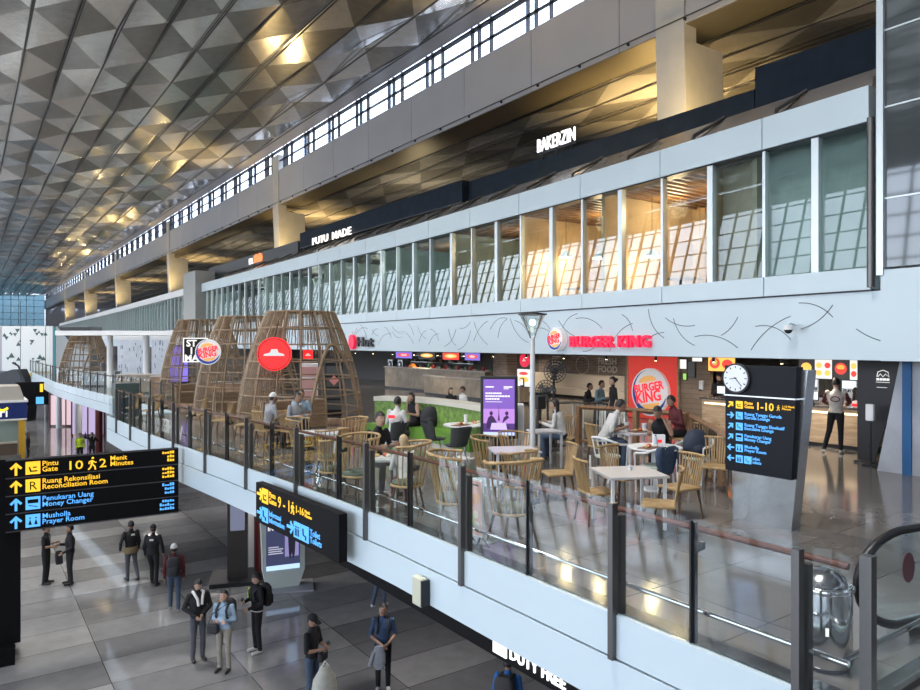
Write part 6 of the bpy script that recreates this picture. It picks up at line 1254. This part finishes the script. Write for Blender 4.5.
q = Vector((19.6, yx(862, 19.6), 0)); person('staff member in dark uniform behind the right end of the oak counter', q, dirpx(q, -20), CB, CB, hair='cap', hairm=CM, H=1.64)
q = dp(451, 19.8); person('person in black behind the green booth, left of the two by the bar', q, dirpx(q, 30), CB, CB, skin=SKIN2, hair='long', H=1.30)
q = dp(463, 19.4); person('person in white shirt behind the green booth leaning at the bar', q, dirpx(q, -60), CW, CB, hair='short', H=1.36, nod=.3)
q = dp(103, 43); person('distant person in grey standing inside the far rattan dome', q, dirpx(q, 60), CGR, CB, H=1.68)
# ---- terrace: seated
SD = math.radians
def seated(lab, p, yaw, top, bot, seat=.46, lean=.1, **k):
    ps = sit(lean, seat); ll = sitlegs(seat); Lx = dict(ll); Rx = dict(ll); Lx.update(k.pop('L', arms_table(seat))); Rx.update(k.pop('Rr', arms_table(seat)))
    return person(lab, Vector((p.x, p.y, 0)), yaw, top, bot, pose=ps, L=Lx, Rr=Rx, **k)
q = P(374, 492); seated('dark-haired man in black shirt sitting at the small table by the left railing', q, dirpx(q, 35), CB, CG, sleeve='short', skin=SKIN2, nod=.1, H=1.74)
q = P(406, 510); seated('blond child in white top in the spindle chair by the railing, seen from behind', q, dirpx(q, 195), CW, CM, hairm=mat('blond_hair', (.36, .27, .15), .6, noise=.3, nscale=30), skin=SKIN2, hair='long', H=1.42, nod=.1)
q = P(394, 458); A = seated('man in white T-shirt with a red back print sitting on the charcoal chair', q, dirpx(q, 150), CW, CG, sleeve='short', legs='short', H=1.70); MB().box(-.08, .08, .105, .12, .90, .97).build('red_print', BRED, A)
q = bez(.36)*(1-.45/bez(.36).length); seated('woman in black sleeveless top on the green booth drinking', q, dirpx(q, -50), CB, CB, sleeve='none', skin=SKIN2, hair='long', H=1.62, Rr=dict(el=(.24, -.12, .82), wr=(.05, -.24, 1.12)))
q = P(602, 468); seated('man in white shirt and jeans leaning over his food left of the red panel', q, faceto(q, T5), CW, CJ, sleeve='short', lean=.22, H=1.76, nod=.25)
q = P(681, 457); seated('person in maroon shirt sitting sideways before the red panel', q, dirpx(q, -60), CM, CB, lean=.14, H=1.74, nod=.35)
q = P(663, 472); seated('person in black tank top resting the head on one hand at the crowded round table', q, dirpx(q, -15), CB, CB, sleeve='none', skin=SKIN, lean=.24, H=1.68, nod=.5, L=dict(el=(.26, -.34, .80), wr=(.13, -.36, 1.06)))
q = P(562, 460); seated('person in white top and jeans on the rattan stool left of the fans', q, dirpx(q, -110), CW, CJ, skin=SKIN2, hair='long', H=1.66)
q = dp(597, 22.6); seated('person in teal shirt on the cream banquette by the brick wall', q, dirpx(q, 60), CTE, CG, H=1.72)
q = dp(585, 22.8); seated('person in dark shirt on the cream banquette left of the one in teal', q, dirpx(q, 70), CB, CG, H=1.6)
q = dp(267, 17.2); seated('person with white cap sitting below the round red sign', q, dirpx(q, 120), CGR, CB, hair='cap', hairm=CW, H=1.68)
q = dp(293, 17.0); seated('person in grey shirt sitting inside the front of the nearest dome', q, dirpx(q, 40), CGR, CB, H=1.72)
q = dp(300, 18.2); seated('person with glasses in blue-grey shirt sitting behind the grey-shirted one', q, dirpx(q, 10), CLB, CB, H=1.72)
p = bez(.36)
# low stools and tables for the seated people by the banquette and dome
for px, d_, lab in ((267, 17.2, 'rattan chair of the person with the white cap'), (293, 17.0, 'rattan chair of the grey-shirted person at the nearest dome'), (300, 18.2, 'rattan chair of the person in blue-grey shirt')):
    put('sl', lab, dp(px, d_), dirpx(dp(px, d_), {267: 120, 293: 40, 300: 10}[px]))
for px, d_, lab in ((590, 21.6, 'dark square table before the cream banquette, near the person in teal'), (566, 21.8, 'dark square table before the cream banquette behind the fans'), (612, 21.4, 'dark square table behind the standing person in black')):
    table('dining_table', lab, dp(px, d_), -.5, 'sq', .7, .6, mat('dark_top', (.06, .055, .05), .25))
